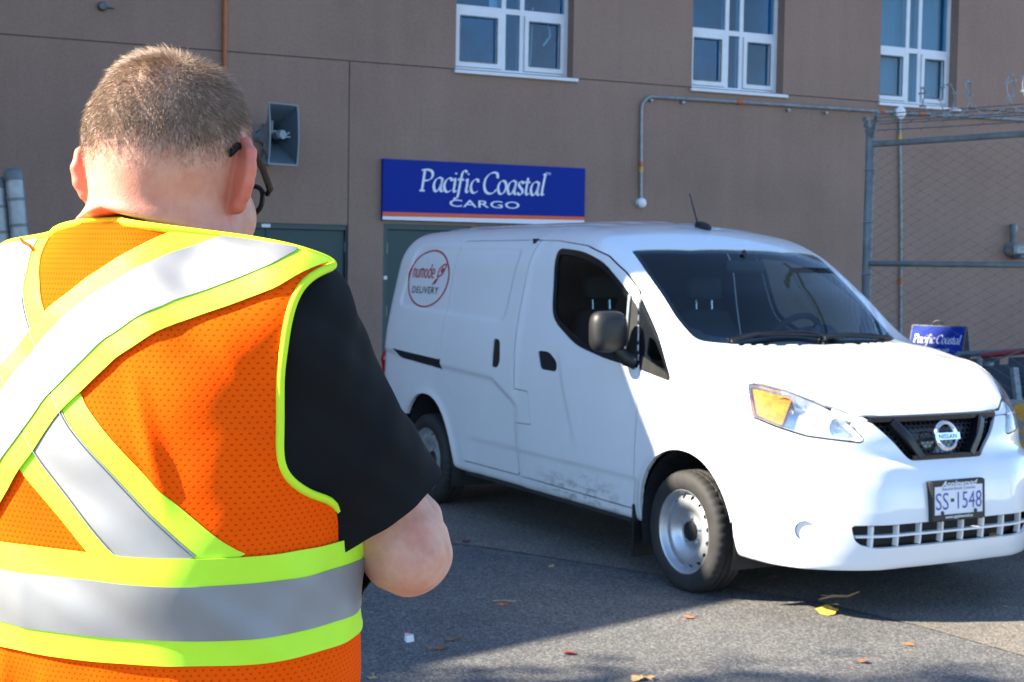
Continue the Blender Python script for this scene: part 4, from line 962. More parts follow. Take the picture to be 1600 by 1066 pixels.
# grille: black mesh behind, gloss bars, badge
gr = sub(gGR-.001, 'grille', M['black_gloss'], VAN, -.045)
def on_front_many(Y, Z):
    P = np.stack([np.full(len(Y), .9), Y, Z], 1)
    for _ in range(12): P[:, 0] -= van_f(P)*.9
    return P[:, 0]
def on_front(y, z, d=0.):
    P = np.array([[.9, y, z]]); 
    for _ in range(12):
        f0 = van_f(P)[0]; P[0, 0] -= f0*.9
    return np.array([P[0, 0]+d, y, z])
hexv = []; hexf = []
for r in range(9):
    for c in range(-15, 16):
        y = c*.03+(.015 if r % 2 else 0); z = .738+r*.0215
        if poly_sdf(np.array([y]), np.array([z]), GR)[0] < .012: continue
        o = np.array([0., y, z])
        for k in range(6):
            a0, a1 = math.pi/6+k*math.pi/3, math.pi/6+(k+1)*math.pi/3; b0 = len(hexv)
            for (aa, R_) in ((a0, .0152), (a1, .0152), (a1, .0120), (a0, .0120)): hexv.append(tuple(o+np.array([0, R_*math.cos(aa)*1.05, R_*math.sin(aa)*.86])))
            hexf.append((b0, b0+1, b0+2, b0+3))
hexv = np.array(hexv); hexv[:, 0] = on_front_many(hexv[:, 1], hexv[:, 2])-.03
tag(mk('honeycomb', hexv, hexf, M['black_plastic'], gr), kind='stuff')
def bar(pts, wd, dep, name, mat_, par, d0=.004):
    b = MB()
    pp = np.array(pts, float); P = np.column_stack([on_front_many(pp[:, 0], pp[:, 1]), pp]); V = []; n = len(P)
    for i, p in enumerate(P):
        t = np.array(pts[min(i+1, n-1)])-np.array(pts[max(i-1, 0)]); t = t/np.hypot(*t); nn = np.array([-t[1], t[0]])*wd/2
        for s_, dd in ((1, -.03), (1, dep-.004), (.75, dep), (-.75, dep), (-1, dep-.004), (-1, -.03)): V.append(p+np.array([d0+dd, nn[0]*s_, nn[1]*s_]))
    F = []
    for i in range(n-1):
        for k in range(5): F.append((i*6+k, i*6+k+1, (i+1)*6+k+1, (i+1)*6+k))
    F += [tuple(range(6)), tuple(range((n-1)*6, n*6))[::-1]]
    b.add(V, F); return fix_normals(b.build(name, mat_, par, True, 30))
bar([(y, .913) for y in np.linspace(-.40, .40, 15)], .026, .006, 'upper_bar', M['black_gloss'], gr)
bar([(y, .740) for y in np.linspace(-.215, .215, 9)], .024, .006, 'lower_bar', M['black_gloss'], gr)
for s in (-1, 1): bar([(s*(.285-.125*t), .905-.160*t) for t in np.linspace(0, 1, 7)], .040, .012, 'wing_bar', M['black_bar'], gr)
EM = on_front(0, .833, .0); em = empty('front_emblem', tuple(EM), 0, None, None, parent=gr)
ta = math.radians(14)
def emb(a, b_, d): return (d-.0*b_-math.sin(ta)*b_+.006, a, math.cos(ta)*b_)
b = MB(); b.tube([emb(.062*math.cos(t), .062*math.sin(t), .012) for t in np.linspace(0, 2*math.pi, 40)[:-1]], .0105, 8, True); b.build('ring', M['chrome'], em, True)
b = MB(); b.prism([(-.078, -.016), (.078, -.016), (.078, .016), (-.078, .016)], .010, .024, emb); fix_normals(b.build('cross_bar', M['chrome'], em))
t = text_mesh('NISSAN', .030, 1.08, 0, 'CENTER', 1.06, .0006); mk('emblem_lettering', *place(t, lambda a, b_: emb(a, b_-.0105, .0246)), M['badge_black'], em)
# lower intake
lg = sub(gLG+.004, 'lower_intake', M['cab_dark'], bumper, -.07)
bar([(y, .398) for y in np.linspace(-.545, .545, 21)], .012, .002, 'intake_bar', M['paint'], bumper, -.012)
for y in (-.47, -.335, -.20, -.065, .065, .20, .335, .47): bar([(y, z) for z in np.linspace(.350, .446, 4)], .011, .0, 'intake_rib', M['paint'], bumper, -.014)
# number plate
pl = empty('number_plate', (.972, .0, .548), 0, None, None, parent=VAN)
pl.rotation_euler = (0, math.radians(-3), math.radians(0))
MB().box(-.03, .006, -.17, .17, -.098, .090, .006).build('plate_holder', M['black_plastic'], pl)
M['plate'] = pmat('plate_white', (.74, .76, .80), .3, 0, .05, 9)
MB().box(.0065, .0085, -.153, .153, -.070, .076).build('plate_sheet', M['plate'], pl)
def plt(a, b_, d=.0095): return (d, a, b_)
for txt, x0, nm in (('SS', -.150, 'plate_letters'), ('1548', -.026, 'plate_digits')):
    t = text_mesh(txt, .112, .86 if txt == 'SS' else .78, 0, 'LEFT', 1.0); mk(nm, *place(t, lambda a, b_: plt(x0+a, -.043+b_)), M['plate_blue'], pl)
mk('plate_crest', [plt(-.052, -.010), plt(-.030, -.010), plt(-.030, .006), plt(-.052, .006)], [(0, 1, 2, 3)], M['badge_black'], pl)
t = text_mesh('Beautiful British Columbia', .019, 1.05, 0, 'CENTER'); mk('plate_slogan', *place(t, lambda a, b_: plt(a, .045+b_)), M['plate_blue'], pl)
MB().box(.006, .0100, -.166, .166, .064, .086).build('frame_top', M['black_plastic'], pl); MB().box(.006, .0100, -.166, .166, -.093, -.066).build('frame_bottom', M['black_plastic'], pl)
for s in (-1, 1): MB().box(.006, .0100, s*.1595-.0065, s*.1595+.0065, -.066, .064).build('frame_side', M['black_plastic'], pl)
t = text_mesh('Applewood', .036, 1.3, .35, 'CENTER', 1., .0008); mk('frame_script', *place(t, lambda a, b_: plt(a, .0625+b_, .0106)), M['plate'], pl)
t = text_mesh('www.applewood.ca', .020, 1.1, 0, 'CENTER', 1., .0004); mk('frame_address', *place(t, lambda a, b_: plt(a, -.084+b_, .0106)), M['plate'], pl)
for s in (-1, 1): 
    b = MB(); b.lathe([(.010, 0), (.010, .003), (0, .004)], 10, (.0085, s*.105, -.058), 'x'); b.build('plate_screw', M['badge_black'], pl)
# badge on the side
BC = (-3.076, 1.500); RA, RB = .318, .195
bd = None
n = 64; V = []; F = []
for R_ in (1.0, .945):
    for k in range(n): t = 2*math.pi*k/n; V.append((BC[0]+RA*R_*math.cos(t), BC[1]+RB*R_*math.sin(t)))
F = [(k, (k+1) % n, n+(k+1) % n, n+k) for k in range(n)]
V = on_side_many(*np.array(V).T, .0022)
bd = mk('side_badge', V, F, M['badge_red'], VAN)
_NU = {'n': [[(.0, 0), (.0, .95)], [(.0, .62), (.12, .95), (.34, 1.0), (.48, .8), (.48, 0)]], 'u': [[(.0, 1), (.0, .3), (.1, .05), (.3, .05), (.46, .3)], [(.48, 1), (.48, 0)]], 'm': [[(0, 0), (0, .95)], [(0, .65), (.1, .95), (.27, 1.0), (.38, .8), (.38, 0)], [(.38, .65), (.48, .95), (.65, 1.0), (.76, .8), (.76, 0)]],
       'o': [[(.25, 1.), (.04, .8), (.0, .5), (.04, .2), (.25, 0), (.46, .2), (.5, .5), (.46, .8), (.25, 1.)]], 'd': [[(.48, .75), (.25, 1.), (.04, .8), (.0, .5), (.04, .2), (.25, 0), (.48, .25)], [(.5, 1.55), (.5, 0)]], 'e': [[(.02, .5), (.48, .52), (.44, .85), (.25, 1.), (.04, .8), (.0, .5), (.04, .2), (.25, 0), (.46, .12)]]}
V = []; F = []; x = 0
for ch in 'numode':
    v, f = stroke_mesh([[(p[0]+x, p[1]) for p in q] for q in _NU[ch]], (.15, .15)); b0 = len(V); V += v; F += [tuple(i+b0 for i in q) for q in f]; x += .76 if ch != 'm' else 1.02
kx = .355/x; sl = -.035
mk('badge_name', on_side_many([BC[0]-.248+p[0]*kx for p in V], [1.505+p[1]*.060 for p in V], .0024), F, M['badge_red'], bd)
v, f = stroke_mesh([[(0, 0), (.15, .75), (.65, 1.15), (1., 1.2), (.95, .85), (.6, .3), (0, 0)], [(.35, .55), (.6, .85), (.72, .72), (.45, .45)], [(-.1, -.15), (-.55, -.75)], [(.12, -.1), (-.25, -.6)]], (.13, .13))
mk('badge_rocket', on_side_many([BC[0]+.138+p[0]*.105 for p in v], [1.510+p[1]*.072 for p in v], .0024), f, M['badge_red'], bd)
t = text_mesh('DELIVERY', .082, 1.0, 0, 'LEFT', 1.12, .0006); wv = max(p[0] for p in t[0])
mk('badge_lettering', on_side_many([BC[0]-.222+p[0]*.41/wv for p in t[0]], [1.400+p[1]*.80 for p in t[0]], .0024), t[1], M['badge_black'], bd)
# wheels
def wheel():
    w_ = empty('wheel', parent=VAN); b = MB(); W2 = .0925
    prof = [(.200, .070), (.210, .083), (.222, .090), (.245, .0935), (.262, .092), (.280, .087), (.292, .078), (.2985, .066), (.3015, .052), (.3020, .040), (.2955, .0385), (.2955, .0335), (.3025, .032), (.303, .010), (.2965, .0085), (.2965, .0035), (.303, .002)]
    prof = prof+[(r, -h) for r, h in prof[::-1]]
    n = 168; V = []; F = []
    for i, (r, h) in enumerate(prof):
        for k in range(n):
            a = 2*math.pi*k/n; q = r-(.0045 if (.285 < r and abs(h) > .039 and k % 4 == 0) else 0)-(.004 if (.300 < r and abs(h) < .039 and (k+2) % 6 == 0) else 0)
            V.append((q*math.cos(a), -h, max(q*math.sin(a), -.2935)))
    m = len(prof)
    for i in range(m-1):
        for k in range(n): l = (k+1) % n; F.append((i*n+k, i*n+l, (i+1)*n+l, (i+1)*n+k))
    ty = mk('tyre', V, F, M['rubber'], w_, True); ty.data.set_sharp_from_angle(angle=math.radians(40))
    b = MB(); y0 = .080
    b.lathe([(.2085, y0-.012), (.2100, y0-.002), (.2080, y0+.003), (.2030, y0+.001), (.1995, y0-.006), (.1960, y0-.022), (.1880, y0-.030), (.1850, y0-.034), (.186, -.05), (.19, -.09)], 72, (0, 0, 0), 'y')
    b.build('rim', M['steel_wheel'], w_, True, 50)
    # disc with slots
    dp = spl([.045, .060, .075, .095, .115, .130, .150, .168, .186], [.030, .028, .022, .026, .046, .058, .062, .056, .038]); R_ = np.linspace(.042, .188, 22); nA = 16*14; V = []
    for r in R_:
        for k in range(nA): a = 2*math.pi*k/nA; V.append((r*math.cos(a), -float(dp(r)), r*math.sin(a)))
    Q = np.array([(i*nA+k, i*nA+(k+1) % nA, (i+1)*nA+(k+1) % nA, (i+1)*nA+k) for i in range(len(R_)-1) for k in range(nA)]); p = PM(np.array(V), Q)
    r = np.hypot(p.V[:, 0], p.V[:, 2]); a = np.arctan2(p.V[:, 2], p.V[:, 0]); da = (a/(2*math.pi/16)) % 1-.5
    f = np.sqrt((da*(2*math.pi/16)*.17/.013)**2+((r-.170)/.0095)**2)-1
    o = p.clip(f*.01).obj('wheel_disc', M['steel_wheel'], w_); solidify(o, .004)
    b = MB(); b.lathe([(.052, .018), (.050, .040), (.046, .048), (.030, .052), (.0, .053)], 28, (0, 0, 0), 'y'); b.build('hub_cap', M['black_plastic'], w_, True, 40)
    for k in range(5):
        t = 2*math.pi*k/5+.3; b = MB(); b.lathe([(.011, .015), (.011, .036), (.006, .040), (0, .040)], 6, (.064*math.cos(t), 0, .064*math.sin(t)), 'y'); b.build('lug_nut', M['galv'], w_)
    b = MB(); b.lathe([(.13, -.06), (.13, .005), (.05, .012)], 32, (0, 0, 0), 'y'); b.build('brake_drum', M['cab_dark'], w_)
    return w_
W0 = wheel(); first = True
for x in (0, -2.925):
    for s in (-1, 1):
        if first: o = W0; first = False
        else:
            o = W0.copy(); COL.objects.link(o)
            for ch in list(W0.children): c = ch.copy(); COL.objects.link(c); c.parent = o
        o.location = (x, s*.765, .295); o.rotation_euler = (0, math.radians(37*x), 0) if s < 0 else (0, 0, math.pi)
        o.rotation_euler[1] = 0
# underside, cabin
MB().box(-3.55, .62, -.60, .60, .20, .30).build('chassis_floor', M['cab_dark'], VAN)
for s in (-1, 1): MB().box(-2.45, -.50, s*.60-(.2 if s < 0 else 0), s*.60+(.2 if s > 0 else 0), .255, .30).build('inner_sill', M['cab_dark'], VAN)
b = MB(); b.box(-1.80, -1.77, -.76, .76, .3, 1.20); b.box(-1.80, -1.77, -.70, .70, 1.20, 1.76); b.build('bulkhead', M['cab_dark'], VAN)
b = MB(); n = 9
prof = [(-.02, 1.165), (-.12, 1.185), (-.30, 1.150), (-.46, 1.125), (-.55, 1.07), (-.58, .95), (-.50, .60)]
V = []
for x, z in prof:
    for k in range(n): y = -.74+1.48*k/(n-1); V.append((x-.09*(abs(y)/.74)**2, y, z+.0*y))
F = [(i*n+k, i*n+k+1, (i+1)*n+k+1, (i+1)*n+k) for i in range(len(prof)-1) for k in range(n-1)]
M['dash'] = pmat('dash_plastic', (.05, .065, .065), .6, 0, .1, 10, .1, 300)
mk('dashboard', V, F, M['dash'], VAN, True)
b = MB(); b.tube([(-.28, .37, 1.10), (-.42, .37, 1.155), (-.55, .37, 1.15)], [.10, .145, .13], 16); b.build('instrument_hood', M['cab_dark'], VAN, True)
sw = empty('steering_wheel', (-.66, .37, 1.175), 0, None, None, parent=VAN); sw.rotation_euler = (0, math.radians(-62), 0)
b = MB(); b.tube([(.185*math.cos(t), .185*math.sin(t), 0) for t in np.linspace(0, 2*math.pi, 36)[:-1]], .017, 10, True); b.build('rim', M['cab_dark'], sw, True)
b = MB(); b.tube([(0, 0, -.02), (0, 0, .02)], [.07, .06], 16); b.tube([(.02, -.17, 0), (.0, 0, 0), (.02, .17, 0)], .02, 6); b.tube([(0, 0, -.3), (0, 0, 0)], .03, 8); b.tube([(-.17, 0, 0), (0, 0, 0)], .018, 6); b.build('spokes', M['cab_dark'], sw, True)
for y in (-.38, .38):
    st = empty('seat', (-1.25, y, 0), parent=VAN)
    def pad(sec, name):
        V = []; F = []; n = 20
        for (x, z, hw, th) in sec:
            for k in range(n):
                t = 2*math.pi*k/n; V.append((x+th*np.sign(math.sin(t))*abs(math.sin(t))**.6, hw*np.sign(math.cos(t))*abs(math.cos(t))**.6, z))
        for i in range(len(sec)-1):
            for k in range(n): l = (k+1) % n; F.append((i*n+k, i*n+l, (i+1)*n+l, (i+1)*n+k))
        F += [tuple(range(n))[::-1], tuple(range((len(sec)-1)*n, len(sec)*n))]; return mk(name, V, F, M['liner'], st, True)
    pad([(.1, .62, .22, .24), (.1, .70, .25, .27), (.1, .78, .24, .26), (.1, .80, .2, .22)], 'cushion')
    pad([(-.12, .74, .20, .05), (-.17, .9, .25, .07), (-.24, 1.2, .23, .06), (-.28, 1.33, .17, .045), (-.285, 1.345, .12, .03)], 'backrest')
    pad([(-.28, 1.405, .10, .03), (-.28, 1.42, .125, .045), (-.30, 1.52, .125, .045), (-.305, 1.55, .10, .03)], 'headrest')
    for s in (-1, 1): MB().tube([(-.275, s*.06, 1.33), (-.285, s*.06, 1.43)], .007, 6).build('headrest_post', M['chrome'], st)
b = MB(); b.box(-.66, -.62, -.13, .13, 1.575, 1.645, .015); b.tube([(-.63, 0, 1.64), (-.66, 0, 1.70)], .012, 6); b.build('rear_view_mirror', M['cab_dark'], VAN)
# wipers, antenna, washer jets
def on_top(x, y, d=0.):
    P = np.array([[x, y, 1.9]])
    for _ in range(30): P[0, 2] -= van_f(P)[0]
    return (x, y, P[0, 2]+d)
for pts in ([(-.075, -.52), (-.085, -.35), (-.06, -.05), (-.02, .18)], [(-.03, .05), (-.06, .25), (-.085, .45), (-.10, .58)]):
    w_ = MB(); w_.tube([on_top(x, y, .012+.006*(i % 2)) for i, (x, y) in enumerate(pts)], [.011, .009, .008, .006], 6); wo = w_.build('wiper', M['black_plastic'], VAN)
    MB().tube([on_top(x-.03, y, .008) for x, y in pts], .006, 5).build('wiper_blade', M['black_plastic'], wo)
an = empty('antenna', on_top(-1.05, 0), 0, None, None, parent=VAN)
b = MB(); b.tube([(.075, 0, -.002), (.05, 0, .006), (0, 0, .016), (-.045, 0, .024), (-.062, 0, .010)], [.012, .02, .024, .020, .010], 10); b.build('antenna_base', M['black_plastic'], an, True)
b = MB(); b.tube([(-.045, 0, .03), (-.065, 0, .07), (-.13, 0, .205)], [.006, .0048, .0035], 8); b.build('antenna_mast', M['black_plastic'], an, True)
# ================================================================ THE PERSON
MAN_YAW = math.radians(-27); MAN = np.array([-.385, 1.58, 0.])
M['skin'] = None
def skin_mat():
    m, nt, b = new_mat('skin'); n = noise(nt, 26, 5, .65); n2 = noise(nt, 420, 3, .6)
    tone_ = ramp(nt, n.outputs[0], [(.28, (.56, .22, .145)), (.5, (.65, .32, .22)), (.72, (.70, .40, .285))]); at = nt.nodes.new('ShaderNodeAttribute'); at.attribute_name = 'flush'
    x = nt.nodes.new('ShaderNodeMix'); x.data_type = 'RGBA'; nt.links.new(at.outputs['Fac'], x.inputs[0]); nt.links.new(tone_.outputs[0], x.inputs[6]); x.inputs[7].default_value = (.66, .20, .13, 1); nt.links.new(x.outputs[2], b.inputs['Base Color'])
    b.inputs['Roughness'].default_value = .5; b.inputs['Subsurface Weight'].default_value = .35; b.inputs['Subsurface Radius'].default_value = (1, .28, .14); b.inputs['Subsurface Scale'].default_value = .012
    b.inputs['Specular IOR Level'].default_value = .35
    n3 = noise(nt, 130, 4, .7); ad = nt.nodes.new('ShaderNodeMath'); ad.operation = 'ADD'; nt.links.new(n2.outputs[0], ad.inputs[0]); nt.links.new(n3.outputs[0], ad.inputs[1]); bump(nt, b, ad.outputs[0], .22, .0018); return m
M['skin'] = skin_mat()
def scalp_mat():
    m, nt, b = new_mat('scalp_stubble'); n = noise(nt, 700, 2, .6)
    nt.links.new(ramp(nt, n.outputs[0], [(.30, (.26, .155, .105)), (.65, (.52, .33, .24))]).outputs[0], b.inputs['Base Color']); b.inputs['Roughness'].default_value = .7; return m
M['scalp'] = scalp_mat()
def cloth(name, col, rough=.85, weave=900., var=.12, sheen=0.):
    m, nt, b = new_mat(name); n = noise(nt, 14, 4, .6); w1 = noise(nt, weave, 2, .5)
    nt.links.new(ramp(nt, n.outputs[0], [(.3, tuple(c*(1-var) for c in col)), (.7, tuple(min(1, c*(1+var)) for c in col))]).outputs[0], b.inputs['Base Color'])
    b.inputs['Roughness'].default_value = rough; b.inputs['Sheen Weight'].default_value = sheen; b.inputs['Specular IOR Level'].default_value = .2; bump(nt, b, w1.outputs[0], .25, .0006); return m
M['shirt'] = cloth('black_polo_cloth', (.0055, .0056, .0066), .8, 1400, .2, .0)
M['trousers'] = cloth('dark_trouser_cloth', (.02, .022, .03), .85); M['shoe'] = pmat('black_leather', (.012, .012, .012), .4)
M['lime'] = cloth('lime_tape', (.56, .95, .045), .55, 1500, .04); M['lime_bind'] = cloth('lime_binding', (.66, .92, .03), .6, 1500, .05)
M['silver'] = cloth('silver_reflective_tape', (.30, .305, .315), .55, 2600, .05); M['silver'].node_tree.nodes['Principled BSDF'].inputs['Metallic'].default_value = .55
def mesh_fabric():
    m, nt, b = new_mat('orange_mesh_fabric'); at = nt.nodes.new('ShaderNodeAttribute'); at.attribute_name = 'fab'
    sx = nt.nodes.new('ShaderNodeSeparateXYZ'); nt.links.new(at.outputs['Vector'], sx.inputs[0])
    def mt(op, a, c=None):
        q = nt.nodes.new('ShaderNodeMath'); q.operation = op
        for i, v in enumerate((a, c)):
            if v is None: continue
            if isinstance(v, (int, float)): q.inputs[i].default_value = v
            else: nt.links.new(v, q.inputs[i])
        return q.outputs[0]
    zr = mt('DIVIDE', sx.outputs[1], .0052); row = mt('FLOOR', zr); odd = mt('MULTIPLY', mt('MODULO', mt('ABSOLUTE', row), 2.), .5)
    u = mt('SUBTRACT', mt('FRACT', mt('ADD', mt('DIVIDE', sx.outputs[0], .0072), odd)), .5); v = mt('SUBTRACT', mt('FRACT', zr), .5)
    d = mt('SQRT', mt('ADD', mt('POWER', mt('MULTIPLY', u, 1.5), 2.), mt('POWER', mt('MULTIPLY', v, 1.3), 2.)))
    hole = nt.nodes.new('ShaderNodeMapRange'); hole.inputs[1].default_value = .20; hole.inputs[2].default_value = .34; hole.inputs[3].default_value = 1; hole.inputs[4].default_value = 0; nt.links.new(d, hole.inputs[0])
    n = noise(nt, 10, 3, .6); base = ramp(nt, n.outputs[0], [(.3, (1.0, .092, .002)), (.7, (1.0, .112, .003))])
    x = nt.nodes.new('ShaderNodeMix'); x.data_type = 'RGBA'; nt.links.new(hole.outputs[0], x.inputs[0]); nt.links.new(base.outputs[0], x.inputs[6]); x.inputs[7].default_value = (.72, .055, .002, 1)
    nt.links.new(x.outputs[2], b.inputs['Base Color']); b.inputs['Roughness'].default_value = .85; b.inputs['Specular IOR Level'].default_value = .03
    inv = mt('SUBTRACT', 1., hole.outputs[0]); bump(nt, b, inv, .35, .0012); return m
M['vest'] = mesh_fabric()
# ---- anatomy as distance fields in the person's own axes: x right, y forward, z up
def cap_f(P, a, b, ra, rb):
    a = np.array(a, float); b = np.array(b, float); d = b-a; t = np.clip(((P-a)@d)/(d@d+1e-12), 0, 1)
    return np.linalg.norm(P-a-t[..., None]*d, axis=-1)-(ra+(rb-ra)*t)
def ell_f(P, c, r):
    q = (P-np.array(c))/np.array(r); k = np.linalg.norm(q, axis=-1); return (k-1)*min(r)*np.where(k > 1, 1., 1.)
TZ = [.70, .80, .95, 1.05, 1.15, 1.25, 1.35, 1.42, 1.48, 1.53, 1.57, 1.60, 1.64, 1.70]
T_A = spl(TZ, [.17, .178, .186, .195, .199, .200, .200, .197, .184, .150, .108, .082, .066, .06])
T_B = spl(TZ, [.12, .125, .135, .146, .150, .147, .140, .132, .119, .102, .085, .076, .071, .07])
T_Y = spl(TZ, [0, 0, .005, .01, .012, .004, -.004, -.01, -.012, -.012, -.008, -.002, .004, .008])
def torso_f(P, ex=0.):
    x, y, z = P[..., 0], P[..., 1], P[..., 2]; zc = np.clip(z, .72, 1.68); a = T_A(zc)+ex; b = T_B(zc)+ex
    q = (np.abs(x/a)**2.35+np.abs((y-T_Y(zc))/b)**2.35)**(1/2.35)
    d = (q-1)*b*.9
    return np.maximum(d, np.maximum(.74-z, z-1.62))
SHO = np.array([.168, .0, 1.527]); ELB = np.array([.246, .118, 1.280]); WRI = np.array([.080, .335, 1.285])
mir = np.array([-1., 1, 1])
HC = np.array([.006, .018, 1.684]); H_YAW = math.radians(13); H_PITCH = math.radians(17)
cy_, sy_ = math.cos(H_YAW), math.sin(H_YAW); cq, sq = math.cos(-H_PITCH), math.sin(-H_PITCH)
HR = np.array([[cy_, -sy_, 0], [sy_, cy_, 0], [0, 0, 1]])@np.array([[1, 0, 0], [0, cq, -sq], [0, sq, cq]])   # head-local -> person
def hloc(P): return (P-HC)@HR
def hpt(p): return HC+HR@np.array(p, float)
EARB = math.radians(52)
def ear_pts(s):
    e1 = np.array([s*math.sin(EARB), -math.cos(EARB), 0]); e2 = np.array([0, -.16, .987]); e3 = np.cross(e1, e2)*s
    o = np.array([s*.0715, -.002, -.006]); return o, e1, e2, e3
def ear_f(L, s):
    o, e1, e2, e3 = ear_pts(s); q = L-o; a = q@e1; b = q@e2; c = q@e3
    k = np.sqrt(((a-.016)/.026)**2+((b-.004)/.031)**2+(c/.0075)**2); d = (k-1)*.0075
    ch = [(-.004, .026, 0), (.010, .0355, -.001), (.027, .034, -.001), (.039, .023, 0), (.0405, .006, .001), (.035, -.010, .001), (.026, -.022, 0), (.016, -.031, 0), (.006, -.034, 0)]
    A = np.stack([a, b, c], -1)
    for i in range(len(ch)-1): d = smin(d, cap_f(A, ch[i], ch[i+1], .0052, .0050), .004)
    d = smin(d, ell_f(A, (.010, -.030, 0), (.010, .010, .0065)), .006)
    d = smin(d, cap_f(A, (-.012, .0, .0), (.012, .002, -.004), .014, .008), .010)
    return d
def head_f(P):
    L = hloc(P)
    d = ell_f(L, (0, -.010, .038), (.0775, .098, .078))
    d = smin(d, ell_f(L, (0, -.040, .005), (.071, .066, .072)), .04)
    d = smin(d, ell_f(L, (0, .040, -.045), (.064, .062, .080)), .04)
    d = smin(d, ell_f(L, (0, .070, -.098), (.034, .032, .028)), .03)
    d = smin(d, cap_f(L, (0, .098, .012), (0, .118, -.028), .008, .013), .014)     # nose
    d = smin(d, cap_f(L, (-.045, .078, .030), (.045, .078, .030), .012, .012), .02)  # brow
    d = smin(d, cap_f(L, (-.022, .094, -.062), (.022, .094, -.062), .006, .006), .008)  # lips
    d = smin(d, cap_f(L, (-.020, .092, -.072), (.020, .092, -.072), .006, .006), .008)
    for s in (-1, 1):
        e = cap_f(L, (s*.032, .092, .008), (s*.032, .092, .008), .012, .012); d = np.maximum(d, -(cap_f(L, (s*.033, .104, .010), (s*.033, .104, .010), .013, .013))); d = smin(d, e, .004)
        d = smin(d, cap_f(L, (s*.050, .060, -.035), (s*.045, .075, -.025), .02, .018), .03)  # cheek
    return d
def neck_f(P):
    a = hpt((0, -.022, -.015)); b = np.array([.0, -.012, 1.585])
    d = cap_f(P, a, b, .066, .067)
    d = smin(d, cap_f(P, hpt((0, -.050, -.02)), (.0, -.048, 1.57), .036, .042), .05)
    return d
def sho_f(P, s, r0=.050, r1=.048): return cap_f(P, (s*.055, -.012, 1.572), SHO*(s, 1, 1)+np.array([0, 0, .004]), r0, r1)
def uarm_f(P, s):
    m_ = np.array([s, 1., 1.]); d = cap_f(P, SHO*m_, (SHO*.45+ELB*.55)*m_, .049, .046); return smin(d, cap_f(P, (SHO*.45+ELB*.55)*m_, ELB*m_, .046, .042), .02)
def farm_f(P, s):
    m_ = np.array([s, 1., 1.]); mid = ELB*.68+WRI*.32
    d = cap_f(P, ELB*m_, mid*m_, .046, .048); d = smin(d, cap_f(P, mid*m_, WRI*m_, .046, .029), .03)
    return smin(d, ell_f(P, (ELB+np.array([.020, -.022, -.012]))*m_, (.030, .030, .032)), .03)
def hand_f(P, s):
    m_ = np.array([s, 1., 1.]); W0_ = WRI; K = np.array([.035, .405, 1.295]); d = cap_f(P, W0_*m_, K*m_, .024, .026)
    dirk = np.array([.6, .35, .0]); 
    for i, (ln, dz) in enumerate(((.070, .030), (.078, .010), (.074, -.010), (.058, -.029))):
        a = K+np.array([.0, .0, dz]); b_ = a+np.array([-.030, .022, .002])*(ln/.07); c = b_+np.array([-.022, -.012, .0])*(ln/.07)*1.2
        f = np.minimum(cap_f(P, a*m_, b_*m_, .0095, .0088), cap_f(P, b_*m_, c*m_, .0088, .0075)); d = smin(d, f, .004)
    t0 = W0_*.6+K*.4+np.array([-.01, 0, .02]); t1 = t0+np.array([-.035, .02, .028]); t2 = t1+np.array([-.022, .022, -.004])
    return smin(d, np.minimum(cap_f(P, t0*m_, t1*m_, .013, .011), cap_f(P, t1*m_, t2*m_, .011, .009)), .006)
def leg_f(P, s, r=1.): 
    d = cap_f(P, (s*.10, 0, .86), (s*.105, .01, .48), .092*r, .062*r); return smin(d, cap_f(P, (s*.105, .01, .48), (s*.11, -.01, .09), .060*r, .045*r), .03)
def vest_f(P):
    d = torso_f(P, .010)
    for s in (-1, 1):
        m_ = np.array([s, 1., 1.]); d = smin(d, sho_f(P, s, .053, .056), .05); d = smin(d, cap_f(P, SHO*m_, (SHO+(ELB-SHO)*.30)*m_, .062, .061), .05)
    return d-.0105
def body_f(P):
    sh_ = P.shape[:-1]; P = P.reshape(-1, 3); x, y, z = P.T; d = torso_f(P)
    def add(mask, fn, k):
        if mask.any(): d[mask] = smin(d[mask], fn(P[mask]), k)
    ax_ = np.abs(x)
    for s in (-1, 1):
        sd = x*s > -.12
        add(sd & (z > 1.42) & (z < 1.70), lambda Q: sho_f(Q, s), .05); add(sd & (ax_ > .05) & (z > 1.14) & (z < 1.68), lambda Q: uarm_f(Q, s), .045)
        add(sd & (y > -.06) & (z > 1.13) & (z < 1.43), lambda Q: farm_f(Q, s), .02); add((y > .20) & (x*s > -.16) & (z > 1.15) & (z < 1.45), lambda Q: hand_f(Q, s), .012)
        add(sd & (z < 1.02), lambda Q: leg_f(Q, s), .04); add(z < .16, lambda Q: cap_f(Q, (s*.11, -.03, .045), (s*.125, .15, .04), .036, .030), .03)
    up = z > 1.47; add(up, neck_f, .035); hd_ = z > 1.50; add(hd_, head_f, .02)
    for s in (-1, 1): add(hd_ & (np.linalg.norm(hloc(P)-np.array([s*.08, 0, 0]), axis=1) < .085), lambda Q: ear_f(hloc(Q), s), .006)
    cov = z < 1.66; Q = P[cov]; d[cov] = np.where(Q[:, 2] > 1.50, smax(d[cov], np.where(np.abs(Q[:, 0]) < .17, vest_f(Q)+.008-np.clip(Q[:, 2]-1.634+.13*np.abs(Q[:, 0])+.3*np.clip(Q[:, 1]+.03, 0, 1), 0, 1)*3, -1), .012), d[cov])
    return d.reshape(sh_)
def axis(lo, hi, c, fine):
    """grid spacing c, refined inside the intervals in fine=[(a,b,step)]"""
    out = [lo]
    while out[-1] < hi:
        st = c
        for a, b_, q in fine:
            if a <= out[-1] < b_: st = q
        out.append(out[-1]+st)
    return np.array(out)
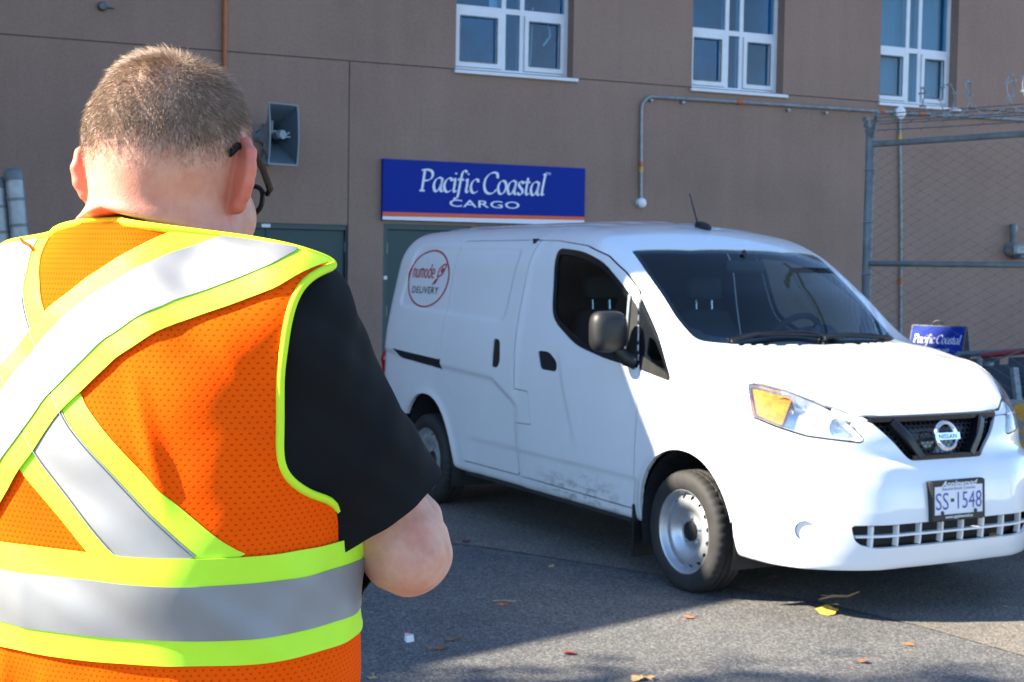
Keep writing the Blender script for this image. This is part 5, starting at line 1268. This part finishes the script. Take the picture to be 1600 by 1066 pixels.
gx = axis(-.36, .36, .0075, [(-.10, .145, .0028)]); gy = axis(-.20, .52, .0075, [(-.125, .11, .0028), (.11, .17, .004), (.30, .46, .0045)]); gz = axis(-.02, 1.83, .009, [(1.18, 1.36, .0045), (1.36, 1.575, .0065), (1.575, 1.83, .0028)])
pv_, pq_ = surface_nets(eval_band(body_f, gx, gy, gz, 4, .06), gx, gy, gz)
pv_ = to_iso(body_f, pv_, 2, 3e-4, .004)
arm_ = (np.abs(pv_[:, 0]) > .12) & (pv_[:, 2] < 1.42) & (pv_[:, 2] > 1.1)
nn_ = PM(pv_, [tuple(q) for q in pq_.tolist()]).normals(); q45 = pv_*np.array([1., 1., 1.]); pv_ = pv_+nn_*(arm_*((np.sin(q45[:, 0]*61+q45[:, 2]*47)+np.sin(q45[:, 1]*73-q45[:, 2]*58+1.)+.7*np.sin(q45[:, 0]*140-q45[:, 2]*120))*.0011))[:, None]
flush = np.zeros(len(pv_)); hh_ = pv_[:, 2] > 1.55; Lh = hloc(pv_[hh_]); flush[hh_] = np.clip(1-np.minimum(ear_f(Lh, 1), ear_f(Lh, -1))/.010, 0, 1)*(np.abs(Lh[:, 0]) > .07)+.35*np.exp(-((Lh[:, 2]+.06)/.03)**2)*(Lh[:, 1] < 0)
person = mk('person', pv_, pq_, [M['skin'], M['scalp']], None, True)
fa_ = person.data.attributes.new('flush', 'FLOAT', 'POINT'); fa_.data.foreach_set('value', flush.astype(np.float32))
tag(person, 'person seen from behind in an orange safety vest over a black polo shirt, head bowed', 'person')
person.location = MAN; person.rotation_euler = (0, 0, MAN_YAW)
# ---- hair: short strands rooted on the scalp
def hairline(L):
    """positive inside the haired part of the head (metres above the hair line)"""
    ang = np.degrees(np.arctan2(L[..., 0], -L[..., 1]))          # 0 at the nape, +-90 above the ears, 180 at the face
    a = np.abs(ang); line = np.interp(a, [0, 35, 65, 85, 100, 125, 150, 180], [-.030, -.028, -.006, .028, .042, .048, .076, .088])
    return L[..., 2]-line
Lv = hloc(pv_); fq = np.array(pq_); cen = Lv[fq].mean(1); hl = hairline(cen); rad = np.linalg.norm(cen-np.array([0, -.01, .03]), axis=1)
jit = np.random.rand(len(fq))*.012
person.data.polygons.foreach_set('material_index', ((hl > .016+jit*2) & (rad < .125) & (cen[:, 2] > -.05)).astype(np.int32))
sel = np.nonzero((hl > -.014) & (rad < .125) & (cen[:, 2] > -.06))[0]
# keep strands off the ears
Le = cen[sel]; off = np.minimum(ear_f(Le, 1), ear_f(Le, -1)) > .006; sel = sel[off]
Qd = pv_[fq[sel]]; ar = np.linalg.norm(np.cross(Qd[:, 2]-Qd[:, 0], Qd[:, 3]-Qd[:, 1]), axis=1)
NH = 40000; pick = np.random.choice(len(sel), NH, p=ar/ar.sum()); uv = np.random.rand(NH, 2)
q4 = Qd[pick]; root = (q4[:, 0]*((1-uv[:, 0])*(1-uv[:, 1]))[:, None]+q4[:, 1]*(uv[:, 0]*(1-uv[:, 1]))[:, None]+q4[:, 2]*(uv[:, 0]*uv[:, 1])[:, None]+q4[:, 3]*((1-uv[:, 0])*uv[:, 1])[:, None])
Lr = hloc(root); h = hairline(Lr); keep = np.random.rand(NH) < np.clip((h+.012)/.046, 0.02, 1)**1.3; root = root[keep]; Lr = Lr[keep]; h = h[keep]; n = len(root)
nrm = (Lr-np.array([0, -.012, .02]))/np.array([.0775, .098, .09])**2*.006; nrm /= np.linalg.norm(nrm, axis=1)[:, None]
wh = np.array([.016, -.060, .100]); away = Lr-wh; away -= nrm*(away*nrm).sum(1)[:, None]; da = np.linalg.norm(away, axis=1); away /= da[:, None]+1e-6
swirl = np.cross(nrm, away); top = np.clip((Lr[:, 2]-.07)/.05, 0, 1)
flow = away+swirl*(.55*np.exp(-da/.05))[:, None]; lie = .95-.55*top*np.exp(-((da-.045)/.04)**2)-.35*np.exp(-da/.012)
tone = np.clip(np.random.rand(n)+.35*np.clip(1-h/.03, 0, 1), 0, 1)
ln = (.0050+.0065*np.clip(h/.05, 0, 1)+.010*top)*(.6+.7*np.random.rand(n))
clump = np.sin(Lr[:, 0]*210+Lr[:, 2]*90)*.22+np.sin(Lr[:, 1]*170-Lr[:, 2]*150)*.18
dirv = nrm*(1-.55*lie)[:, None]+flow*lie[:, None]+swirl*clump[:, None]+np.random.randn(n, 3)*.16
dirv /= np.linalg.norm(dirv, axis=1)[:, None]
mid = Lr+dirv*(ln*.55)[:, None]; bend = dirv*.8+flow*.45*lie[:, None]-nrm*.10*lie[:, None]; bend /= np.linalg.norm(bend, axis=1)[:, None]; tip = mid+bend*(ln*.5)[:, None]
sd_ = np.cross(dirv, nrm+np.random.randn(n, 3)*.6); sd_ /= np.linalg.norm(sd_, axis=1)[:, None]+1e-9; s2 = np.cross(sd_, dirv); rw = (.00013*(.7+.7*np.random.rand(n))*np.clip(.55+h/.04, .5, 1))[:, None]
toP = lambda A: A@HR.T+HC
ringA = [Lr-nrm*.001+sd_*rw, Lr-nrm*.001+(-.5*sd_+.87*s2)*rw, Lr-nrm*.001+(-.5*sd_-.87*s2)*rw]; ringB = [mid+sd_*rw*.9, mid+(-.5*sd_+.87*s2)*rw*.9, mid+(-.5*sd_-.87*s2)*rw*.9]
HV = np.stack([toP(a) for a in ringA+ringB+[tip]], 1).reshape(-1, 3); o7 = np.arange(n)[:, None]*7
quads = np.concatenate([o7+np.array([[0, 1, 4, 3]]), o7+np.array([[1, 2, 5, 4]]), o7+np.array([[2, 0, 3, 5]])]); tris = np.concatenate([o7+np.array([[3, 4, 6]]), o7+np.array([[4, 5, 6]]), o7+np.array([[5, 3, 6]])])
def hair_mat():
    m, nt, b = new_mat('short_brown_hair'); at = nt.nodes.new('ShaderNodeAttribute'); at.attribute_name = 'tone'
    nt.links.new(ramp(nt, at.outputs['Fac'], [(0, (.17, .095, .058)), (.5, (.38, .25, .165)), (.82, (.58, .43, .31)), (1, (.72, .61, .50))]).outputs[0], b.inputs['Base Color'])
    b.inputs['Roughness'].default_value = .34; b.inputs['Specular IOR Level'].default_value = .9
    t = nt.nodes.new('ShaderNodeBsdfTranslucent'); nt.links.new(b.inputs['Base Color'].links[0].from_socket, t.inputs[0]); x = nt.nodes.new('ShaderNodeMixShader'); x.inputs[0].default_value = .4
    nt.links.new(b.outputs[0], x.inputs[1]); nt.links.new(t.outputs[0], x.inputs[2]); nt.links.new(x.outputs[0], nt.nodes['Material Output'].inputs[0]); return m
hair = mk('hair', HV, quads.tolist()+tris.tolist(), hair_mat(), person, True); hair['label'] = 'very short greying brown hair, faded above the neck'; tag(hair, kind='stuff')
ta_ = hair.data.attributes.new('tone', 'FLOAT', 'POINT'); ta_.data.foreach_set('value', np.repeat(tone, 7).astype(np.float32))
# ---- clothing
def wob(P, s, seed=0.):
    x, y, z = P[:, 0]*s, P[:, 1]*s, P[:, 2]*s
    return (np.sin(x*1.3+z*.7+seed)+np.sin(y*1.7-z*1.1+1.3*seed+2)+np.sin(x*.9+y*1.2+z*1.9+seed*.7))/3
def seg_d(P, a, b): a = np.array(a); b = np.array(b); d = b-a; t = np.clip((P-a)@d/(d@d), 0, 1); return np.linalg.norm(P-a-t[:, None]*d, axis=1), t
def shirt_f(P):
    d = torso_f(P, .004)
    for s in (-1, 1):
        d = smin(d, sho_f(P, s), .05); m_ = np.array([s, 1., 1.])
        d = smin(d, smin(cap_f(P, SHO*m_, (SHO*.4+ELB*.6)*m_, .052, .053), cap_f(P, (SHO*.4+ELB*.6)*m_, (SHO*.1+ELB*.9)*m_, .053, .062), .02), .05)
    return d-.009
gx2 = axis(-.36, .36, .0062, []); gy2 = axis(-.22, .25, .0062, []); gz2 = axis(.84, 1.68, .0062, [])
sv, sq_ = surface_nets(eval_band(shirt_f, gx2, gy2, gz2, 4, .06), gx2, gy2, gz2); sv = to_iso(shirt_f, sv, 2, 3e-4, .004)
sv = sv+PM(sv, [tuple(q) for q in sq_.tolist()]).normals()*((wob(sv, 34)*.0055+wob(sv, 70, 2.)*.0026)*sstep((torso_f(sv, .004)-.012)/.03)-.003*sstep((.03-torso_f(sv, .004))/.02))[:, None]
ad = (ELB-SHO)/np.linalg.norm(ELB-SHO); HEM = SHO+ad*.228
f = np.full(len(sv), .2)
for s in (-1, 1):
    m_ = np.array([s, 1., 1.]); t = (sv*m_-HEM)@(ad*.93+np.array([.10, .10, -.06])); near = (sv[:, 0]*s > .20) & (sv[:, 2] < 1.45)
    dt = torso_f(sv, .004)-.009; f = np.where(near & (dt > .003), np.minimum(f, -t), f)
f = np.minimum.reduce([f, sv[:, 2]-.88, 1.600-.30*np.clip(sv[:, 1]+.03, 0, 1)-sv[:, 2]])
f = np.minimum(f, .0+np.where(sv[:, 2] > 1.55, neck_f(sv)-.006, .2))
sp_ = PM(sv, sq_).clip(f); shirt = sp_.obj('polo_shirt', M['shirt'], person); m2 = solidify(shirt, .0025)
V_EDGE = spl([1.20, 1.272, 1.294, 1.322, 1.37, 1.43, 1.50, 1.56, 1.60, 1.66], [.42, .29, .258, .240, .224, .216, .215, .222, .232, .24])
gx3 = axis(-.33, .33, .0055, []); gy3 = axis(-.22, .22, .0055, []); gz3 = axis(.84, 1.68, .0055, [])
vv, vq = surface_nets(eval_band(vest_f, gx3, gy3, gz3, 4, .06), gx3, gy3, gz3); vv = to_iso(vest_f, vv, 2, 3e-4, .004)
base = PM(vv, [tuple(q) for q in vq.tolist()]); nv = base.normals(); disp = wob(vv, 16, 1.)*.006+wob(vv, 34, 4.)*.0036+wob(vv, 70, 6.)*.0012
# folds hanging from shoulder blade towards the armhole and out from the belt
for a, b_, amp, wd in (((.150, -.12, 1.545), (.235, -.10, 1.42), .0075, .010), ((.090, -.14, 1.48), (.135, -.145, 1.355), .007, .010), ((.19, -.12, 1.52), (.215, -.11, 1.40), .005, .009), ((.05, -.13, 1.55), (.14, -.13, 1.50), .004, .016),
                       ((-.06, -.15, 1.19), (-.10, -.15, 1.02), .008, .012), ((.0, -.15, 1.18), (-.02, -.15, 1.0), .007, .012), ((.06, -.15, 1.17), (.09, -.15, 1.0), .006, .014), ((.14, -.14, 1.18), (.17, -.14, .98), .006, .014), ((-.09, -.15, 1.29), (-.085, -.15, 1.20), .006, .010), ((-.03, -.15, 1.30), (-.02, -.15, 1.2), .004, .012)):
    dd, t = seg_d(vv, a, b_); disp += 1.5*amp*np.exp(-(dd/wd)**2)*np.sin(np.pi*np.clip(t*.9+.05, 0, 1))
# the back hollows slightly between the shoulder blades
vv2 = vv+nv*disp[:, None]
vx, vy, vz = vv2.T
edge = V_EDGE(vz)-.03*sstep(vy/.05)-np.abs(vx)
nk = 1.630-.13*np.abs(vx)-.30*np.clip(vy+.03, 0, 1)-vz
vneck = np.where(vy > .0, np.maximum(np.abs(vx)-(vz-1.30)*.30, 1.30-vz), .2)     # v neck in front
body_clip = np.minimum.reduce([np.where(vz > 1.23, edge, .2), nk, vneck, vz-.885, 1.665-vz])
VP = PM(vv2, vq); vest_pm = VP.clip(body_clip)
def add_fab(o, V):
    th = np.arctan2(V[:, 0], -(V[:, 1]-.0))*.185; A = np.stack([np.where(np.abs(th) < .2, V[:, 0]*1.08, th), V[:, 2], 0*th], 1)
    A[:, 0] = th*1.02; at = o.data.attributes.new('fab', 'FLOAT_VECTOR', 'POINT'); at.data.foreach_set('vector', A.astype(np.float32).ravel())
vest = vest_pm.obj('safety_vest', M['vest'], person); add_fab(vest, vest_pm.V); solidify(vest, .0018)
def polyd(X, Z, pts):
    d = np.full(len(X), 9.)
    for i in range(len(pts)-1):
        ax, az = pts[i]; bx_, bz_ = pts[i+1]; ex, ez = bx_-ax, bz_-az; t = np.clip(((X-ax)*ex+(Z-az)*ez)/(ex*ex+ez*ez), 0, 1)
        d = np.minimum(d, np.hypot(X-ax-t*ex, Z-az-t*ez))
    return d
SA = [(.215, 1.66), (.178, 1.605), (.100, 1.570), (.040, 1.530), (-.005, 1.489), (-.030, 1.461), (-.055, 1.428), (-.078, 1.398), (-.108, 1.360), (-.16, 1.29), (-.20, 1.24)]
SB = [(-.27, 1.69), (-.20, 1.635), (-.150, 1.585), (-.110, 1.540), (-.055, 1.483), (-.020, 1.440), (.008, 1.408), (.055, 1.368), (.117, 1.310), (.17, 1.26)]
back = vy < .0
dA = np.where(back, polyd(vx, vz, SA), np.abs(vx-.130)); dB = np.where(back, polyd(vx, vz, SB), np.abs(vx+.130))
BZ0, BZ1 = 1.194, 1.302; bz_ = vz+.010*np.clip(-vy, 0, .2)/.15*0
belt = np.minimum(BZ1-bz_, bz_-BZ0); cut_top = np.where(vz > BZ1+.0002, 1, -1)*np.abs(vz-BZ1)
def tape(f, off, name, mat_, lab=None, raise_=None):
    p = PM(vv2+nv*(off if raise_ is None else (off+raise_)[:, None]), vq).clip(np.minimum(f, body_clip-.004)); o = p.obj(name, mat_, vest); solidify(o, .001)
    if lab: o['label'] = lab
    return o
tape(np.minimum(.050-dB, cut_top), .0016, 'lime_tape', M['lime'], 'lime diagonal tape running down to the right')
tape(np.minimum(.0265-dB, cut_top), .0030, 'silver_tape', M['silver'], 'silver reflective stripe running down to the right')
tape(np.minimum(.050-dA, cut_top), .0046, 'lime_tape', M['lime'], 'lime diagonal tape over the right shoulder')
tape(np.minimum(.0265-dA, cut_top), .0060, 'silver_tape', M['silver'], 'silver reflective stripe over the right shoulder')
tape(belt, .0042, 'lime_tape', M['lime'], 'lime band round the waist'); tape(np.minimum(1.275-vz, vz-1.220), .0056, 'silver_tape', M['silver'], 'silver reflective band round the waist')
# stitching along the silver stripes
M['stitch'] = pmat('grey_stitching', (.20, .21, .22), .7); M['stitch_lime'] = pmat('lime_stitching', (.35, .62, .03), .7)
def stitch(pts, hw, off, name='stitching'):
    P = []; b = MB()
    T = np.array(pts); dd = np.r_[0, np.cumsum(np.hypot(*np.diff(T, axis=0).T))]; s_ = np.arange(0, dd[-1], .004); C_ = np.stack([np.interp(s_, dd, T[:, 0]), np.interp(s_, dd, T[:, 1])], 1)
    for _ in range(10): C_[1:-1] = (C_[:-2]+2*C_[1:-1]+C_[2:])/4
    tg = np.gradient(C_, axis=0); tg /= np.linalg.norm(tg, axis=1)[:, None]; nn = np.stack([-tg[:, 1], tg[:, 0]], 1)
    bk = np.nonzero(back)[0]; BK = np.stack([vx[bk], vz[bk]], 1)
    for sg in (-1, 1):
        L_ = C_+nn*hw*sg; L_ = L_[(L_[:, 1] > BZ1+.004) & (L_[:, 1] < 1.575)]
        if len(L_) < 3: continue
        idx_ = [int(np.argmin(((BK-q)**2).sum(1))) for q in L_]
        # inverse distance heights from nearest surface points
        Yv = []
        for q in L_:
            d2 = ((BK-q)**2).sum(1); k = np.argpartition(d2, 6)[:6]; w_ = 1/(d2[k]+1e-7); Yv.append((vv2[bk[k], 1]*w_).sum()/w_.sum())
        Yv = np.convolve(np.pad(Yv, 2, mode='edge'), np.ones(5)/5, 'valid')
        b.tube([(q[0], y-off, q[1]) for q, y in zip(L_, Yv)], .0006, 4)
    if b.V: tag(b.build(name, M['stitch'], vest), kind='stuff')
stitch(SB, .0250, .0046)
# bound edges
for lp in vest_pm.boundary():
    P = vest_pm.V[lp]
    if len(P) < 40: continue
    P = smooth_loop(resample(P, .006), 8); b = MB(); b.tube(P, .0045, 8, True); b.build('edge_binding', M['lime_bind'], vest, True, None)
# a loose orange thread end at the collar, shoulder snap tab
b = MB(); p0 = np.array([-.118, -.060, 1.592]); b.tube([p0, p0+np.array([-.006, -.004, .010]), p0+np.array([-.016, -.004, .014]), p0+np.array([-.020, -.004, .018])], .0016, 5); b.build('loose_thread', M['vest'], vest)
# trousers, belt, shoes
def trou_f(P):
    d = np.maximum(torso_f(P, .006), P[..., 2]-.92)
    for s in (-1, 1): d = smin(d, leg_f(P, s, 1.16), .05)
    return d-.008
gx4 = axis(-.30, .30, .010, []); gy4 = axis(-.22, .22, .010, []); gz4 = axis(.04, .98, .010, [])
tv, tq = surface_nets(eval_band(trou_f, gx4, gy4, gz4, 3, .08), gx4, gy4, gz4); tv = tv+PM(tv, [tuple(q) for q in tq.tolist()]).normals()*(wob(tv, 30, 3.)*.003)[:, None]
tp_ = PM(tv, tq).clip(np.minimum(tv[:, 2]-.075, .915-tv[:, 2])); solidify(tp_.obj('trousers', M['trousers'], person), .003)
for s in (-1, 1):
    sec = [(-.10, .030, .035, .07), (-.07, .040, .045, .085), (0, .042, .05, .095), (.08, .046, .05, .075), (.14, .044, .045, .06), (.18, .032, .035, .045), (.195, .012, .02, .03)]; V = []; F = []; n = 18
    for (y, hw, h0, ht) in sec:
        for k in range(n): t = 2*math.pi*k/n; V.append((s*.118+hw*math.cos(t)*(1.05), y, max(.0, ht*.5+ht*.52*math.sin(t))))
    for i in range(len(sec)-1):
        for k in range(n): l = (k+1) % n; F.append((i*n+k, i*n+l, (i+1)*n+l, (i+1)*n+k))
    F += [tuple(range(n))[::-1], tuple(range((len(sec)-1)*n, len(sec)*n))]; mk('shoe', V, F, M['shoe'], person, True)
# ---- spectacles
gl = empty('eyeglasses', tuple(MAN), MAN_YAW, 'black framed eyeglasses worn by the person in the vest', 'eyeglasses')
M['frame_black'] = pmat('spectacle_frame', (.004, .004, .004), .45, spec=.25)
for s in (-1, 1):
    b = MB(); o, e1, e2, e3 = ear_pts(s)
    pth = [(s*.069, .099, .018), (s*.077, .056, .026), (s*.0815, .020, .031), (s*.0835, -.008, .030), (s*.083, -.030, .018), (s*.0815, -.040, .006)]
    b.tube([hpt(p) for p in pth], [.0042, .0040, .0040, .0046, .0046, .0042], 8); b.tube([hpt((s*.069, .099, .018)), hpt((s*.064, .103, .012))], .003, 6); b.build('temple', M['frame_black'], gl, True)
    b = MB(); rim = [hpt((s*(.034+.029*np.sign(math.cos(t))*abs(math.cos(t))**.75),   .106-.012*(abs(.036+.030*math.cos(t))/.07)**2, .004+.019*np.sign(math.sin(t))*abs(math.sin(t))**.75)) for t in np.linspace(0, 2*math.pi, 36)[:-1]]
    b.tube(rim, .0030, 6, True); b.build('rim', M['frame_black'], gl, True)
    mk('lens', [tuple(p) for p in rim], [tuple(range(len(rim)))], M['lamp_clear'], gl)
b = MB(); b.tube([hpt((-.008, .107, .010)), hpt((0, .109, .013)), hpt((.008, .107, .010))], .0022, 6); b.build('bridge', M['frame_black'], gl)
# ================================================================ SMALL THINGS ON THE GROUND
def leaf_mat(n, c): return pmat(n, c, .7, 0, .3, 60)
LM = {'brown': leaf_mat('leaf_brown', (.20, .095, .04)), 'tan': leaf_mat('leaf_tan', (.42, .26, .12)), 'yellow': leaf_mat('leaf_yellow', (.72, .43, .06)), 'red': leaf_mat('leaf_red', (.22, .02, .015)), 'orange': leaf_mat('leaf_orange', (.45, .15, .04))}
def leaf(u, v, size, kind, lab, seed):
    rnd = np.random.RandomState(seed); p = px_ground(u, v); n = 7; V = []; F = []
    for i in range(n):
        t = i/(n-1); w_ = .36*math.sin(math.pi*min(1, t*1.05+.04))*(1+.35*(i % 2)); curl = .22*math.sin(t*2.4+seed)+.12*t
        V += [((t-.5), -w_, .10+curl*.6+.16*abs(w_)), ((t-.5), 0, .05+curl*.4), ((t-.5), w_, .10+curl*.6+.10*abs(w_))]
    V = [(a*size, b*size, max(.0015, c*size*.8)) for a, b, c in V]
    for i in range(n-1):
        for k in (0, 1): F.append((i*3+k, i*3+k+1, i*3+k+4, i*3+k+3))
    V += [(.5*size, .004, .004), (.85*size, .01, .006), (.85*size, .004, .010), (.5*size, -.002, .012)]; F.append((21, 22, 23, 24))
    o = mk('fallen_leaf', V, F, LM[kind], None, True); tag(o, lab, 'leaf', 'fallen leaves on the asphalt'); o.location = (p[0], p[1], .001); o.rotation_euler = (0, 0, rnd.rand()*6.28); solidify(o, .0012); return o
for i, (u, v, sz, k, lab) in enumerate([
    (686, 1014, .060, 'brown', 'curled brown leaf, left one of the touching pair near the white scrap'), (704, 1001, .055, 'brown', 'curled brown leaf, right one of the touching pair near the white scrap'),
    (1292, 958, .115, 'yellow', 'large yellow leaf lying in the sun below the bumper'), (888, 1023, .050, 'red', 'dark red leaf in the soft shade left of the sunlit patch'),
    (728, 848, .045, 'red', 'small reddish leaf in the shade near the rear wheel'), (782, 947, .040, 'orange', 'small orange leaf on shaded asphalt below the van side'),
    (1077, 966, .055, 'orange', 'pale orange leaf on the sunlit asphalt below the front wheel'), (1420, 1008, .055, 'orange', 'thin rusty leaf at the lower right'),
    (862, 886, .040, 'tan', 'tiny tan leaf in the shade under the front door'), (996, 1063, .060, 'tan', 'tan leaf at the bottom edge, left of two'), (1014, 1063, .055, 'tan', 'tan leaf at the bottom edge, right of two'),
    (1348, 1036, .050, 'brown', 'dark brown leaf in the soft shade at the lower right'), (1205, 902, .040, 'brown', 'small brown leaf under the front bumper'), (582, 1060, .045, 'tan', 'tan leaf by the vest at the bottom edge')]): leaf(u, v, sz, k, lab, i+3)
p = px_ground(1310, 938); b = MB(); b.tube([(-.11, 0, .010), (-.03, .012, .02), (.05, -.004, .018), (.13, .02, .03)], [.004, .008, .006, .003], 6); b.tube([(-.03, .012, .02), (-.07, .05, .018)], [.005, .002], 5)
o = tag(b.build('twig', LM['tan'], None, True), 'pale dry twig at the edge of the van shadow', 'twig'); o.location = (p[0], p[1], 0); o.rotation_euler = (0, 0, .35)
p = px_ground(770, 947); b = MB(); b.tube([(-.05, 0, .006), (.0, .006, .007), (.06, 0, .006)], .003, 5); o = tag(b.build('twig', LM['tan'], None, True), 'short straw-coloured twig on shaded asphalt', 'twig'); o.location = (p[0]+.05, p[1]+.08, 0)
p = px_ground(639, 1003); sc_ = empty('paper_scrap', (p[0], p[1], 0), .6, 'small crumpled white and pink paper scrap on the asphalt', 'litter')
b = MB(); b.add([(-.018, -.014, .001), (.017, -.016, .003), (.020, .012, .006), (-.014, .015, .004), (-.02, -.012, .030), (.012, -.016, .034), (.016, .012, .030), (-.012, .014, .036)], [(0, 1, 5, 4), (1, 2, 6, 5), (2, 3, 7, 6), (3, 0, 4, 7), (3, 2, 1, 0)]); b.build('cup', M['white_plastic'], sc_)
b = MB(); b.add([(-.0205, -.0125, .031), (.0125, -.0165, .035), (.0165, .0125, .031), (-.0125, .0145, .037)], [(0, 1, 2, 3)]); b.build('pink_rim', pmat('pink_print', (.75, .35, .38), .6), sc_)
